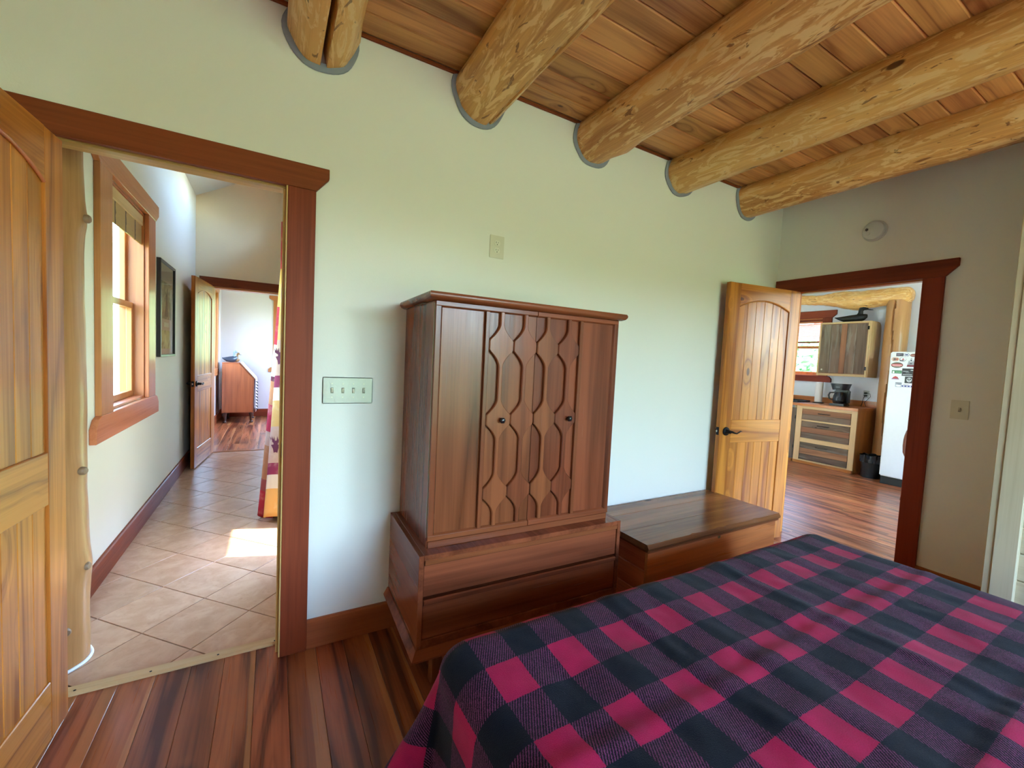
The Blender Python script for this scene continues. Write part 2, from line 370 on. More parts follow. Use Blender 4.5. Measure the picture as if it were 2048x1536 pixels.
# --- log rafters
def log_beam(label, cx, zc, r, seed, crack=None, knots=()):
    root = thing('log_beam', label, 'log beam', (cx, W, zc), group='log beams under the board ceiling')
    ths = [2 * math.pi * k / 44 for k in range(44)]
    if crack:
        tc, sl, dep, wid = crack[:4]
    ys = [0.02 - .11 * k for k in range(44)]
    m = MB(); nth = None
    for y in ys:
        lst = list(ths)
        if crack:
            t0 = tc + sl * (-y)
            lst = [t for t in lst if abs((t - t0 + math.pi) % (2 * math.pi) - math.pi) > wid * 1.5]
            while len(lst) > 38: lst.pop(0)
            lst += [t0 + q * wid for q in (-1.2, -.75, -.45, -.2, 0, .2, .45, .75, 1.2)]
            lst = sorted(t % (2 * math.pi) for t in lst)
        nth = len(lst)
        for t in lst:
            nz = noise.noise(Vector((math.cos(t) * 1.3, y * .9, math.sin(t) * 1.3 + seed * 7))) * .012 + noise.noise(Vector((math.cos(t) * 3, y * 4, math.sin(t) * 3 + seed * 3))) * .004
            rr = r + nz
            bulge = 0
            for (ky, kt, kr, kh) in knots:
                dd = ((y - ky) / kr) ** 2 + (((t - kt + math.pi) % (2 * math.pi) - math.pi) * r / kr) ** 2
                bulge += kh * math.exp(-dd)
            rr += bulge
            if crack:
                q = abs(((t - tc - sl * (-y)) + math.pi) % (2 * math.pi) - math.pi) / wid
                w2 = 1 + .5 * noise.noise(Vector((y * 3, seed, 0)))
                if q < .6: rr -= dep * min(1, max(0, (.55 * w2 - q) / .2))
            m.v.append((math.cos(t) * rr, y, math.sin(t) * rr * .98))
    for j in range(len(ys) - 1):
        for k in range(nth):
            m.f.append((j * nth + k, j * nth + (k + 1) % nth, (j + 1) * nth + (k + 1) % nth, (j + 1) * nth + k))
    m.build('log', wood('log', 'y'), root, smooth=50)
    n = 40; cm = MB()
    def ring(u, v):
        t = 2 * math.pi * u
        nz = noise.noise(Vector((math.cos(t) * 1.3, 0, math.sin(t) * 1.3 + seed * 7))) * .012
        w_ = .020 + .008 * noise.noise(Vector((math.cos(t), math.sin(t), seed)))
        rr = r + nz + (w_ + .006) * (1 - abs(2 * v - 1) ** 3) - .012 * (1 - v)
        return (math.cos(t) * rr, -.016 + .018 * v, math.sin(t) * rr * .98)
    tag(cm.grid(ring, n, 6, wrap=True).build('caulk_collar', plain('grey_caulk', (138, 140, 146), .8, bump=.1), root, smooth=60), 'grey caulk where the log enters the wall')
    return root
H = -math.pi / 2
log_beam('split log beam at far left with a wide black crack', .163, 2.708, .131, 1.0, (H + .06, -.02, .118, .135), [(-.12, 0.0, .06, .02)])
log_beam('log beam above the socket with a winding crack and dark gouges', .905, 2.710, .134, 2.0, (H + .35, .22, .05, .10), [(-.2, H - .3, .05, .006)])
log_beam('log beam above the armoire with knotty pale bark streaks', 1.660, 2.708, .134, 3.0, None, [(-.22, H + .7, .05, .02), (-.5, H + .2, .06, .01), (-1.1, H + .5, .09, .014), (-.9, .2, .06, .014)])
log_beam('log beam with a long thin crack along its lower edge', 2.440, 2.708, .134, 4.0, (H + .75, .0, .03, .08), [(-.9, H, .07, .01)])
log_beam('log beam nearest the kitchen door wall', 3.222, 2.708, .130, 5.0, None, [(-1.2, H + .1, .1, .008)])

# --- baseboards
def baseboard(name, label, p0, p1, n, h=.135, t=.018, kind='base'):
    # p0 -> p1 on the wall face, n = direction into the room
    ax = 'x' if abs(p1[0] - p0[0]) > abs(p1[1] - p0[1]) else 'y'
    m = MB()
    if ax == 'x':
        a, b = sorted((p0[0], p1[0])); y = p0[1]
        m.prism([(y, .002), (y + n[1] * t, .002), (y + n[1] * t, h - .006), (y + n[1] * (t - .008), h), (y, h)], 'x', a, b)
    else:
        a, b = sorted((p0[1], p1[1])); x = p0[0]
        m.prism([(x, .002), (x + n[0] * t, .002), (x + n[0] * t, h - .006), (x + n[0] * (t - .008), h), (x, h)], 'y', a, b)
    return struct(m.build(name, wood(kind, ax)), label)
baseboard('baseboard_back', 'orange brown baseboard between the doorway and the armoire', (.153, W), (XR, W), (0, -1))
baseboard('baseboard_right', 'brown baseboard under the switch by the kitchen doorway', (XR, .62), (XR, 1.02), (-1, 0), .147)
baseboard('baseboard_hall', 'reddish baseboard along the left side of the tiled hall', (-.841, 2.5), (-.841, 6.52), (1, 0), .137, .020, 'trim')
baseboard('baseboard_study', 'brown baseboard below the far window', (-.87, 9.85), (1.3, 9.85), (0, -1), .15, .02, 'trim')
baseboard('baseboard_study_left', 'brown baseboard beside the writing desk', (-.87, 6.7), (-.87, 9.83), (1, 0), .15, .02, 'trim')

# --- door casings
def head_poly(u0, u1, zb, zt, cl=.051, ch=.042): return [(u0 + cl, zb), (u1 - cl, zb), (u1, zt - ch), (u1, zt), (u0, zt), (u0, zt - ch)]
TR = wood('trim', 'z')
t1 = sthing('trim_1', 'reddish brown casing around the doorway to the tiled hall')
MB().prism(head_poly(-.86, .204, 2.055, 2.157), 'y', 2.046, W).build('head_board', wood('trim', 'x'), t1, .002)
bx(.046, .153, 2.048, W, .0, 2.055).build('side_board', TR, t1, .002)
bx(-.796, -.690, 2.048, W, .0, 2.055).build('side_board', TR, t1, .002)
bx(.040, .062, 2.052, 2.20, .0, 2.063).build('jamb', wood('jamb', 'z'), t1, .001)
bx(-.702, -.682, 2.052, 2.20, .0, 2.063).build('jamb', wood('jamb', 'z'), t1, .001)
bx(-.702, .062, 2.052, 2.20, 2.063, 2.085).build('jamb', wood('jamb', 'x'), t1, .001)
bx(.029, .040, 2.092, 2.128, .0, 2.052).build('stop', wood('jamb', 'z'), t1, .002)
bx(-.682, -.671, 2.092, 2.128, .0, 2.052).build('stop', wood('jamb', 'z'), t1, .002)
bx(-.682, .040, 2.092, 2.128, 2.052, 2.063).build('stop', wood('jamb', 'x'), t1, .002)
BLK = plain('black_iron', (22, 22, 24), .38, .6)
bx(.0385, .0405, 2.058, 2.086, .90, .96).build('strike_plate', BLK, t1, .0005)
th = sthing('trim_threshold', 'pale wooden threshold strip between planks and hall tiles')
MB().prism([(2.150, .0), (2.205, .0), (2.205, .006), (2.196, .012), (2.160, .012), (2.150, .006)], 'x', -.682, .040).build('strip', wood('frame', 'x'), th)
for x in (-.648, -.42, -.19, .028): MB().lathe([(.0045, .0118), (.0045, .0128)], (x, 2.166, 0), seg=10).build('screw', BLK, th)

t2 = sthing('trim_2', 'dark reddish casing around the kitchen doorway')
def hp2(): return [(.963 + .057, 2.037), (2.066, 2.037), (2.066, 2.145), (.963, 2.145), (.963, 2.097)]
MB().prism(hp2(), 'x', 3.705, XR).build('head_board', wood('trim', 'y'), t2, .002)
bx(3.708, XR, 1.021, 1.128, 0, 2.037).build('side_board', TR, t2, .002)
bx(3.708, XR, 1.938, 2.044, 0, 2.037).build('side_board', TR, t2, .002)
bx(3.712, 3.87, 1.108, 1.130, 0, 2.04).build('jamb', TR, t2, .001)
bx(3.712, 3.87, 1.935, 1.955, 0, 2.04).build('jamb', wood('pine', 'z'), t2, .001)
bx(3.712, 3.87, 1.108, 1.955, 2.04, 2.06).build('jamb', wood('oak', 'y'), t2, .001)
bx(3.752, 3.79, 1.925, 1.935, 0, 2.03).build('stop', wood('pine', 'z'), t2, .001)
bx(3.752, 3.79, 1.130, 1.935, 2.03, 2.04).build('stop', wood('oak', 'y'), t2, .001)

# --- doors: plank panels, arched top rail
def lever(parent, x, z, y, sgn, tip):
    r = link('handle', MB().lathe([(.001, 0), (.030, 0), (.033, .004), (.031, .010), (.016, .013), (.013, .030), (.013, .045)], (0, 0, 0), 'y', 28).mesh('handle', BLK, smooth=40), parent, (x, y, z))
    if sgn < 0: r.rotation_euler = (0, 0, math.pi)
    sx = tip * sgn
    MB().tube([(-.012 * sx, .042, 0), (.012 * sx, .046, .002), (.035 * sx, .047, -.006), (.060 * sx, .047, -.012), (.085 * sx, .045, -.004), (.105 * sx, .042, .006), (.122 * sx, .040, .0)],
              [.010, .0125, .011, .008, .007, .006, .003], 12, .7).build('lever', BLK, r, smooth=60)
    return r
def door(name, label, loc, ang, w, h, dark=False, sw=.112):
    t = .036
    d = sthing(name, label, loc, ang)
    PZ, PX = wood('pine', 'z'), wood('pine', 'x')
    lr0, lr1, br = .815 * h / 2.02, .99 * h / 2.02, .212 * h / 2.02
    z0 = .012
    bx(0, sw, -t, 0, z0, h).build('stile', PZ, d, .0025)
    bx(w - sw, w, -t, 0, z0, h).build('stile', PZ, d, .0025)
    bx(sw, w - sw, -t, 0, z0, br).build('bottom_rail', PX, d, .003)
    bx(sw, w - sw, -t, 0, lr0, lr1).build('lock_rail', PX, d, .003)
    zs, zp = h - .168, h - .108
    n = 16; arc = []
    for k in range(n + 1):
        u = k / n; x = sw + (w - 2 * sw) * u
        arc.append((x, zs + (zp - zs) * (1 - (2 * u - 1) ** 2)))
    tm = MB()
    for k in range(n):
        (xa, za), (xb, zb) = arc[k], arc[k + 1]
        tm.add([(xa, 0, za), (xb, 0, zb), (xb, 0, h), (xa, 0, h), (xa, -t, za), (xb, -t, zb), (xb, -t, h), (xa, -t, h)],
               [(0, 1, 2, 3), (7, 6, 5, 4), (0, 4, 5, 1), (3, 2, 6, 7)] + ([(0, 3, 7, 4)] if k == 0 else []) + ([(1, 5, 6, 2)] if k == n - 1 else []))
    tm.build('top_rail', PX, d, smooth=30)
    am = MB()
    for side in (0, 1):                       # moulding bead following the arch
        y = .001 if side == 0 else -t - .001
        am.tube([(a, y - (.004 if side == 0 else -.004), b - .004) for a, b in arc], .006, 6)
    am.build('arch_moulding', wood('cedar', 'x') if dark else PX, d, smooth=60)
    nb = 6; bw = (w - 2 * sw) / nb
    for k in range(nb):
        xa = sw + k * bw
        def board(za, zb):
            c = .0028; y0, y1 = -t + .0075, -.0075
            return MB().prism([(xa, y0 + c), (xa + c, y0), (xa + bw - c, y0), (xa + bw, y0 + c), (xa + bw, y1 - c), (xa + bw - c, y1), (xa + c, y1), (xa, y1 - c)], 'z', za, zb)
        board(br - .004, lr0 + .004).build('panel_board', PZ, d)
        board(lr1 - .004, zp + .004).build('panel_board', PZ, d)
    hz = .905 * h / 2.02
    lever(d, w - .062, hz, 0, 1, -1); lever(d, w - .062, hz, -t, -1, -1)
    bx(w - .0005, w + .0015, -t + .006, -.006, hz - .03, hz + .03).build('latch_plate', BLK, d, .0005)
    bx(w + .001, w + .010, -t + .012, -.012, hz - .008, hz + .008).build('latch_bolt', plain('steel', (190, 190, 186), .25, 1.0), d, .001)
    for z in (.2, 1.02, h - .2):
        MB().lathe([(.006, z - .045), (.006, z + .045)], (-.004, -t - .004, 0), seg=10).build('hinge', BLK, d, smooth=40)
    return d
door('door_1', 'knotty pine door at the left edge, open into the bedroom', (-.627, 2.040, 0), R(-93.4), .69, 2.034, True)
door('door_2', 'knotty pine door standing open beside the wooden chest', (3.690, 1.855, 0), R(171.1), .752, 2.033)
door('door_3', 'pine door at the end of the tiled hall with green sheen', (-.646, 6.50, 0), R(-95.8), .84, 2.11)

# --- hall shell
HXL = -.841
wall('wall_hall_left', 'cream hall wall with the orange framed window', [(-.99, -.925, 2.20, 2.53, 0, 3.3), (-.98, HXL, 2.53, 3.31, 0, 3.3), (-.98, HXL, 4.14, 6.64, 0, 3.3), (-.98, HXL, 3.31, 4.14, 0, .955), (-.98, HXL, 3.31, 4.14, 2.32, 3.3)])
wall('wall_hall_right', 'hall wall with the low glazed opening behind the curtain', [(.2, .34, 2.20, 3.0, 0, 2.95), (.2, .34, 3.6, 6.64, 0, 2.95), (.2, .34, 3.0, 3.6, 1.15, 2.95), (.2, .34, 2.2, 4.9, 2.95, 3.95), (.2, .34, 5.9, 6.64, 2.95, 3.95), (.2, .34, 4.9, 5.9, 3.3, 3.95)])
wall('wall_hall_end', 'cream wall above the pine door at the hall end, tinted for warm light', [(-.98, -.668, 6.52, 6.64, 0, 3.95), (-.668, .12, 6.52, 6.64, 2.115, 3.95), (.12, 1.44, 6.52, 6.64, 0, 3.95)], paint('cream_warm_lit', (238, 214, 176)))  # warm light on the end wall is mixed into this paint colour
struct(MB().prism([(-.98, 3.11), (.36, 3.87), (.36, 3.97), (-.98, 3.21)], 'y', 2.20, 6.64).build('ceiling_hall', paint('white_paint', (236, 232, 222))), 'white sloping hall ceiling above the end wall')
t3 = sthing('trim_3', 'reddish brown casing around the far hall doorway')
MB().prism(head_poly(-.80, .26, 2.118, 2.225), 'y', 6.498, 6.52).build('head_board', wood('trim', 'x'), t3, .002)
bx(-.756, -.652, 6.50, 6.52, 0, 2.118).build('side_board', TR, t3, .002)
bx(.10, .196, 6.50, 6.52, 0, 2.118).build('side_board', TR, t3, .002)
bx(-.668, -.648, 6.504, 6.64, 0, 2.095).build('jamb', wood('fir', 'z'), t3)
bx(.10, .12, 6.504, 6.64, 0, 2.095).build('jamb', wood('fir', 'z'), t3)
bx(-.668, .12, 6.504, 6.64, 2.095, 2.115).build('jamb', wood('fir', 'x'), t3)
bx(-.648, .10, 6.535, 6.60, -.01, .006).build('sill_strip', wood('base', 'x'), t3, .003)

# --- study beyond the hall
wall('wall_study_left', 'pale wall of the far room left of the desk', [(-1.0, -.87, 6.64, 8.05, 0, 2.8), (-1.0, -.87, 9.05, 9.98, 0, 2.8), (-1.0, -.87, 8.05, 9.05, 0, .98), (-1.0, -.87, 8.05, 9.05, 2.3, 2.8)], SPAINT)
wall('wall_study_back', 'pale lilac wall behind the writing desk', [(-1.0, .10, 9.85, 9.98, 0, 2.8), (.95, 1.44, 9.85, 9.98, 0, 2.8), (.10, .95, 9.85, 9.98, 0, 1.0), (.10, .95, 9.85, 9.98, 2.33, 2.8)], SPAINT)
wall('wall_study_right', 'window wall of the far room hidden behind the curtain', [(1.3, 1.44, 6.64, 7.4, 0, 2.8), (1.3, 1.44, 9.0, 9.98, 0, 2.8), (1.3, 1.44, 7.4, 9.0, 0, .9), (1.3, 1.44, 7.4, 9.0, 2.3, 2.8)], SPAINT)
struct(bx(-1.0, 1.44, 6.64, 9.98, 2.8, 2.9).build('ceiling_study', MATS['white_paint']), 'white ceiling of the far room')

# --- kitchen shell
KX = 7.78
wall('wall_kitchen_back', 'cool white kitchen wall behind the counter', [(KX, 7.92, -1.64, 3.53, 0, 3.2), (KX, 7.92, 4.30, 5.14, 0, 3.2), (KX, 7.92, 3.53, 4.30, 0, 1.363), (KX, 7.92, 3.53, 4.30, 2.30, 3.2)], KPAINT)
wall('wall_kitchen_left', 'kitchen wall hidden behind the open pine door', [(3.74, 7.92, 5.0, 5.14, 0, 3.2), (3.74, 3.87, 2.20, 2.5, 0, 3.2), (3.74, 3.87, 4.7, 5.0, 0, 3.2), (3.74, 3.87, 2.5, 4.7, 0, .4), (3.74, 3.87, 2.5, 4.7, 2.5, 3.2)], KPAINT)
wall('wall_kitchen_right', 'kitchen window wall out of sight to the right', [(3.87, 4.3, -1.64, -1.5, 0, 3.2), (6.9, 7.92, -1.64, -1.5, 0, 3.2), (4.3, 6.9, -1.64, -1.5, 0, .4), (4.3, 6.9, -1.64, -1.5, 2.5, 3.2), (3.87, 3.95, -1.64, .70, 0, 3.2)], KPAINT)
struct(bx(3.74, 7.92, -1.64, 5.14, 3.1, 3.2).build('ceiling_kitchen', MATS['white_paint']), 'white ceiling of the kitchen')

# --- windows (local x along the wall, local y outwards)
def window(name, label, loc, rz, w, z0, z1, casing=.16, fr='fir', cas='fir', dbl=True, depth=.13, sash_y=.06, tip=.075, hh=.14, bh=.14, ct=.028, close=True):
    o = sthing(name, label, loc, rz); h = w / 2
    FX, FZ, FY = wood(fr, 'x'), wood(fr, 'z'), wood(fr, 'y')
    bx(-h - .002, -h + .016, 0, depth, z0, z1).build('jamb', FZ, o, .001); bx(h - .016, h + .002, 0, depth, z0, z1).build('jamb', FZ, o, .001)
    bx(-h, h, 0, depth, z1 - .016, z1 + .002).build('jamb', FX, o, .001); bx(-h, h, -.001, depth, z0 - .002, z0 + .016).build('sill', FX, o, .002)
    zm = (z0 + z1) / 2; a, b = -h + .016, h - .016
    def sash(ya, za, zb, nm):
        y0, y1 = ya, ya + .032; s = .042
        f = MB().box(a, a + s, y0, y1, za, zb).box(b - s, b, y0, y1, za, zb).box(a + s, b - s, y0, y1, za, za + s).box(a + s, b - s, y0, y1, zb - s, zb).build(nm, FZ, o, .002)
        bx(a + s - .003, b - s + .003, y0 + .013, y0 + .017, za + s - .003, zb - s + .003).build('pane', glass_pane(), f)
    if dbl:
        sash(sash_y, z0 + .016, zm + .02, 'lower_sash'); sash(sash_y + .036, zm - .02, z1 - .016, 'upper_sash')
    else: sash(sash_y, z0 + .016, z1 - .016, 'sash')
    CX, CZ_ = wood(cas, 'x'), wood(cas, 'z')
    bx(-h - casing, -h + .004, -ct, 0, z0 - .001, z1 + .001).build('side_board', CZ_, o, .003)
    bx(h - .004, h + casing, -ct, 0, z0 - .001, z1 + .001).build('side_board', CZ_, o, .003)
    u = h + casing + tip
    MB().prism([(-u + tip, z1), (u - tip, z1), (u, z1 + hh * .42), (u, z1 + hh), (-u, z1 + hh), (-u, z1 + hh * .42)], 'y', -ct - .004, 0).build('head_board', CX, o, .003)
    MB().prism([(-u, z0 - bh), (u, z0 - bh), (u, z0 - bh * .42), (u - tip * .5, z0 - bh * .1), (u - tip, z0), (-u + tip, z0), (-u + tip * .5, z0 - bh * .1), (-u, z0 - bh * .42)], 'y', -ct - .004, 0).build('bottom_board', CX, o, .003)
    return o
window('window_1', 'orange framed sash window in the hall', (HXL, 3.725, 0), R(90), .83, .955, 2.32, .20, depth=.139, hh=.135, bh=.145, tip=.09)
window('window_2', 'brown framed kitchen window above the counter', (KX, 3.915, 0), R(-90), .77, 1.363, 2.30, .125, 'oak', 'trim', hh=.12, bh=.10, tip=.06)
window('window_3', 'orange framed window in the far room', (.525, 9.85, 0), 0, .85, 1.0, 2.33, .10, hh=.10, bh=.10, ct=.024, dbl=False)
window('window_4', 'window in the far room left of the desk', (-.87, 8.55, 0), R(90), 1.0, .98, 2.3, .10, hh=.10, bh=.12, dbl=False)
window('window_5', 'wide window of the far room out of sight', (1.3, 8.2, 0), R(-90), 1.6, .9, 2.3, .10, dbl=False)
window('window_6', 'wide bedroom window behind the camera', (1.2, -2.70, 0), R(180), 1.4, .35, 2.52, .07, 'fir', 'trim', dbl=False)
window('window_7', 'second bedroom window behind the camera', (2.5, -2.70, 0), R(180), .96, .35, 2.52, .05, 'fir', 'trim', dbl=False)
window('added_window_8', 'unseen kitchen window added to light the floor and refrigerator', (5.6, -1.5, 0), R(180), 2.6, .4, 2.5, .12, 'fir', 'trim', dbl=False)  # added out of view to give light on kitchen floor and refrigerator
window('added_window_10', 'unseen kitchen window added to light the cabinet and refrigerator fronts', (3.87, 3.6, 0), R(90), 2.2, .4, 2.5, .08, dbl=False)  # added out of view to brighten the fronts facing it
w9 = sthing('window_9', 'hall glazing behind the curtain, cut low to hold back light', (.2, 3.30, 0), R(-90))  # glass kept low so less daylight reaches the near pine door
window('added_window_11', 'unseen high window added to light the hall end', (.2, 5.4, 0), R(-90), 1.0, 2.95, 3.3, .06, dbl=False)  # clerestory added to brighten the end wall and upper hall
MB().box(-.30, -.25, .04, .08, 0, 1.15).box(.25, .30, .04, .08, 0, 1.15).box(-.25, .25, .04, .08, 0, .08).box(-.25, .25, .04, .08, 1.09, 1.15).build('frame', wood('fir', 'z'), w9, .003)
bx(-.253, .253, .058, .062, .077, 1.093).build('pane', glass_pane(), w9)

# --- pine corner post and board wall at the right edge
wall('wall_pine', 'whitewashed pine board wall at the right edge', [(3.235, 3.728, -2.70, .60, 0, 2.8)], plain('pine_backing', (150, 138, 112), .8))
wp = bpy.data.objects['wall_pine']
pb = MB().prism([(.0, .002), (.0, .128), (-.006, .134), (-.020, .134), (-.026, .128), (-.026, .008), (-.020, .002)], 'y', -2.7, .515).mesh('board', wood('white', 'y'))
for k in range(21): link('board', pb, wp, (3.235, 0, .135 * k))
po = sthing('trim_post', 'pale knotty pine corner post with grey stains at the right edge')
bx(3.178, 3.728, .592, .620, 0, CZ).build('edge_board', wood('white', 'z'), po, .003)
bx(3.172, 3.24, .511, .592, 0, CZ).build('face_board', wood('white', 'z'), po, .003)

# --- outdoors
def grass_mat():
    t = NT('grass'); v = t.coord(False)
    a = t.noise(v, .35, 4.0, .6); b = t.noise(v, 6.0, 3.0, .6)
    col = t.mix(a, c4((112, 134, 74)), c4((150, 166, 104))); col = t.mix(t.math('MULTIPLY', b, .4), col, c4((100, 118, 66)))
    t.l(col, t.b.inputs['Base Color']); t.b.inputs['Roughness'].default_value = .9; t.b.inputs['Specular IOR Level'].default_value = .1
    t.bump(b, .5, .05); return t.m
GR = grass_mat()
struct(MB().grid(lambda u, v: (-90 + 180 * u, -90 + 180 * v, -.35), 20, 20).build('ground', GR), 'green lawn outside the windows')
def hill(u, v):
    a = 2 * math.pi * u; r = 30 + 55 * v
    z = -.4 + v * (5 + 1.2 * math.sin(3 * a + 1) + 1.0 * math.sin(7 * a) + 13 * math.exp(-((a - math.pi / 2) / .55) ** 2) + 5 * math.exp(-((a - 1.5 * math.pi) / .6) ** 2)) * (1 if v < .9 else 1)  # two rises added so the hall-end door and armoire reflect green
    return (3 + r * math.cos(a), 2 + r * math.sin(a), z)
struct(MB().grid(hill, 64, 8, wrap=True).build('hillside', GR, smooth=80), 'green hillside around the house, raised in two places for green reflections')
struct(bx(-2.5, 7.0, -6.2, -2.86, -.45, -.12).build('reflector', plain('reflector_concrete', (206, 184, 164), .85, var=.04, sc=3)), 'unseen pale concrete patio outside the bedroom windows')  # pale slab added to bounce sunlight onto ceiling and upper wall
struct(bx(.36, 1.05, 2.2, 6.64, 3.87, 3.97).build('sun_block_slab', wood('ceil', 'y')), 'unseen slab added to keep sun out of the high hall window')  # added only to shade the clerestory from direct sun
# slab added outside to clip the sun patch on the hall tiles
struct(bx(.34, 1.20, 2.20, 6.52, 2.62, 2.72).build('sun_clip_slab', wood('ceil', 'y')), 'unseen slab added to limit the sun patch in the hall')
sw_ = struct(bx(-4.6, -4.5, 6.5, 26, -.35, 4.6).build('siding_wall', plain('white_siding', (182, 190, 200), .6)), 'white siding of a neighbouring wing outside the hall window')
bm_ = bx(0, .03, -.03, .03, -.35, 4.6).mesh('batten', MATS['white_siding'])
for k in range(28): link('batten', bm_, sw_, (-4.5, 7.0 + .65 * k, 0))
# ================================================================== FURNITURE
WX, WZ, WY = wood('walnut', 'x'), wood('walnut', 'z'), wood('walnut', 'y')
ar = thing('armoire', 'tall dark walnut armoire with carved lattice doors against the cream wall', 'armoire', (.502, 1.535, 0), R(-1.27))
wl, dl, zl, zp, ux, uy, wu, zt, zc = 1.024, .505, .598, .184, .044, .05, .933, 1.590, 1.622
# lower chest of the armoire: carcass
MB().box(0, .02, 0, dl, .222, zl).box(wl - .02, wl, 0, dl, .222, zl).box(.02, wl - .02, .0, dl, zl - .019, zl).box(.02, wl - .02, .0, dl, .222, .256).box(.02, wl - .02, dl - .015, dl, .256, zl - .019).build('lower_carcass', WY, ar, .0015)
# flared plinth
pp = [(0, .184), (-.020, .184), (-.022, .192), (-.014, .206), (-.003, .224), (0, .224)]
pm = MB()
path = [((0, dl), (-1, 0)), ((0, 0), (-1, -1)), ((wl, 0), (1, -1)), ((wl, dl), (1, 0))]
for (cx_, cy_), (nx, ny) in path:
    for o_, z_ in pp: pm.v.append((cx_ + (-o_) * nx, cy_ + (-o_) * ny, z_))
n_ = len(pp)
for k in range(3):
    for i in range(n_): pm.f.append((k * n_ + i, k * n_ + (i + 1) % n_, (k + 1) * n_ + (i + 1) % n_, (k + 1) * n_ + i))
pm.box(.001, wl - .001, .001, dl, .186, .2225)
pm.build('plinth', WX, ar, smooth=25)
for x in (.09, wl - .13):
    for y in (.07, dl - .11): bx(x, x + .045, y, y + .045, 0, .186).build('leg', WZ, ar, .003)
for z0, z1 in ((.429, .579), (.258, .418)):
    d = bx(.022, wl - .022, .006, .022, z0, z1).build('drawer', WX, ar, .001)
    MB().prism([(-.001, z1 - .020), (-.003, z1 - .004), (.002, z1), (.012, z1), (.012, z1 - .024), (.004, z1 - .024)], 'x', .024, wl - .024).build('finger_pull', wood('walnut', 'x'), d)
# upper cabinet: carcass
x0, x1 = ux, ux + wu
MB().box(x0, x0 + .018, uy + .014, dl, zl, zt).box(x1 - .018, x1, uy + .014, dl, zl, zt).box(x0 + .018, x1 - .018, dl - .012, dl, zl, zt).box(x0 + .018, x1 - .018, uy + .014, dl - .012, zt - .018, zt).build('upper_carcass', WZ, ar, .001)
bx(x0 + .004, x1 - .004, uy + .004, uy + .03, zl, .6255).build('base_rail', WX, ar, .002)
bx(x0 - .0006, x0 + .0012, uy + .0135, uy + .020, .64, 1.58).build('piano_hinge', plain('dull_brass', (150, 130, 90), .4, .9), ar)
# cornice with rounded nose
cm = MB(); prof = [(0, 1.588), (.012, 1.589), (.024, 1.594), (.031, 1.603), (.032, 1.612), (.028, 1.620), (0, 1.622)]
path = [((x0, dl), (-1, 0)), ((x0, uy + .006), (-1, -1)), ((x1, uy + .006), (1, -1)), ((x1, dl), (1, 0))]
for (cx_, cy_), (nx, ny) in path:
    for o_, z_ in prof: cm.v.append((cx_ + o_ * nx, cy_ + o_ * ny, z_))
n_ = len(prof)
for k in range(3):
    for i in range(n_): cm.f.append((k * n_ + i, k * n_ + (i + 1) % n_, (k + 1) * n_ + (i + 1) % n_, (k + 1) * n_ + i))
cm.box(x0 + .001, x1 - .001, uy + .007, dl, 1.5895, 1.6218)
cm.build('cornice', WX, ar, smooth=40)
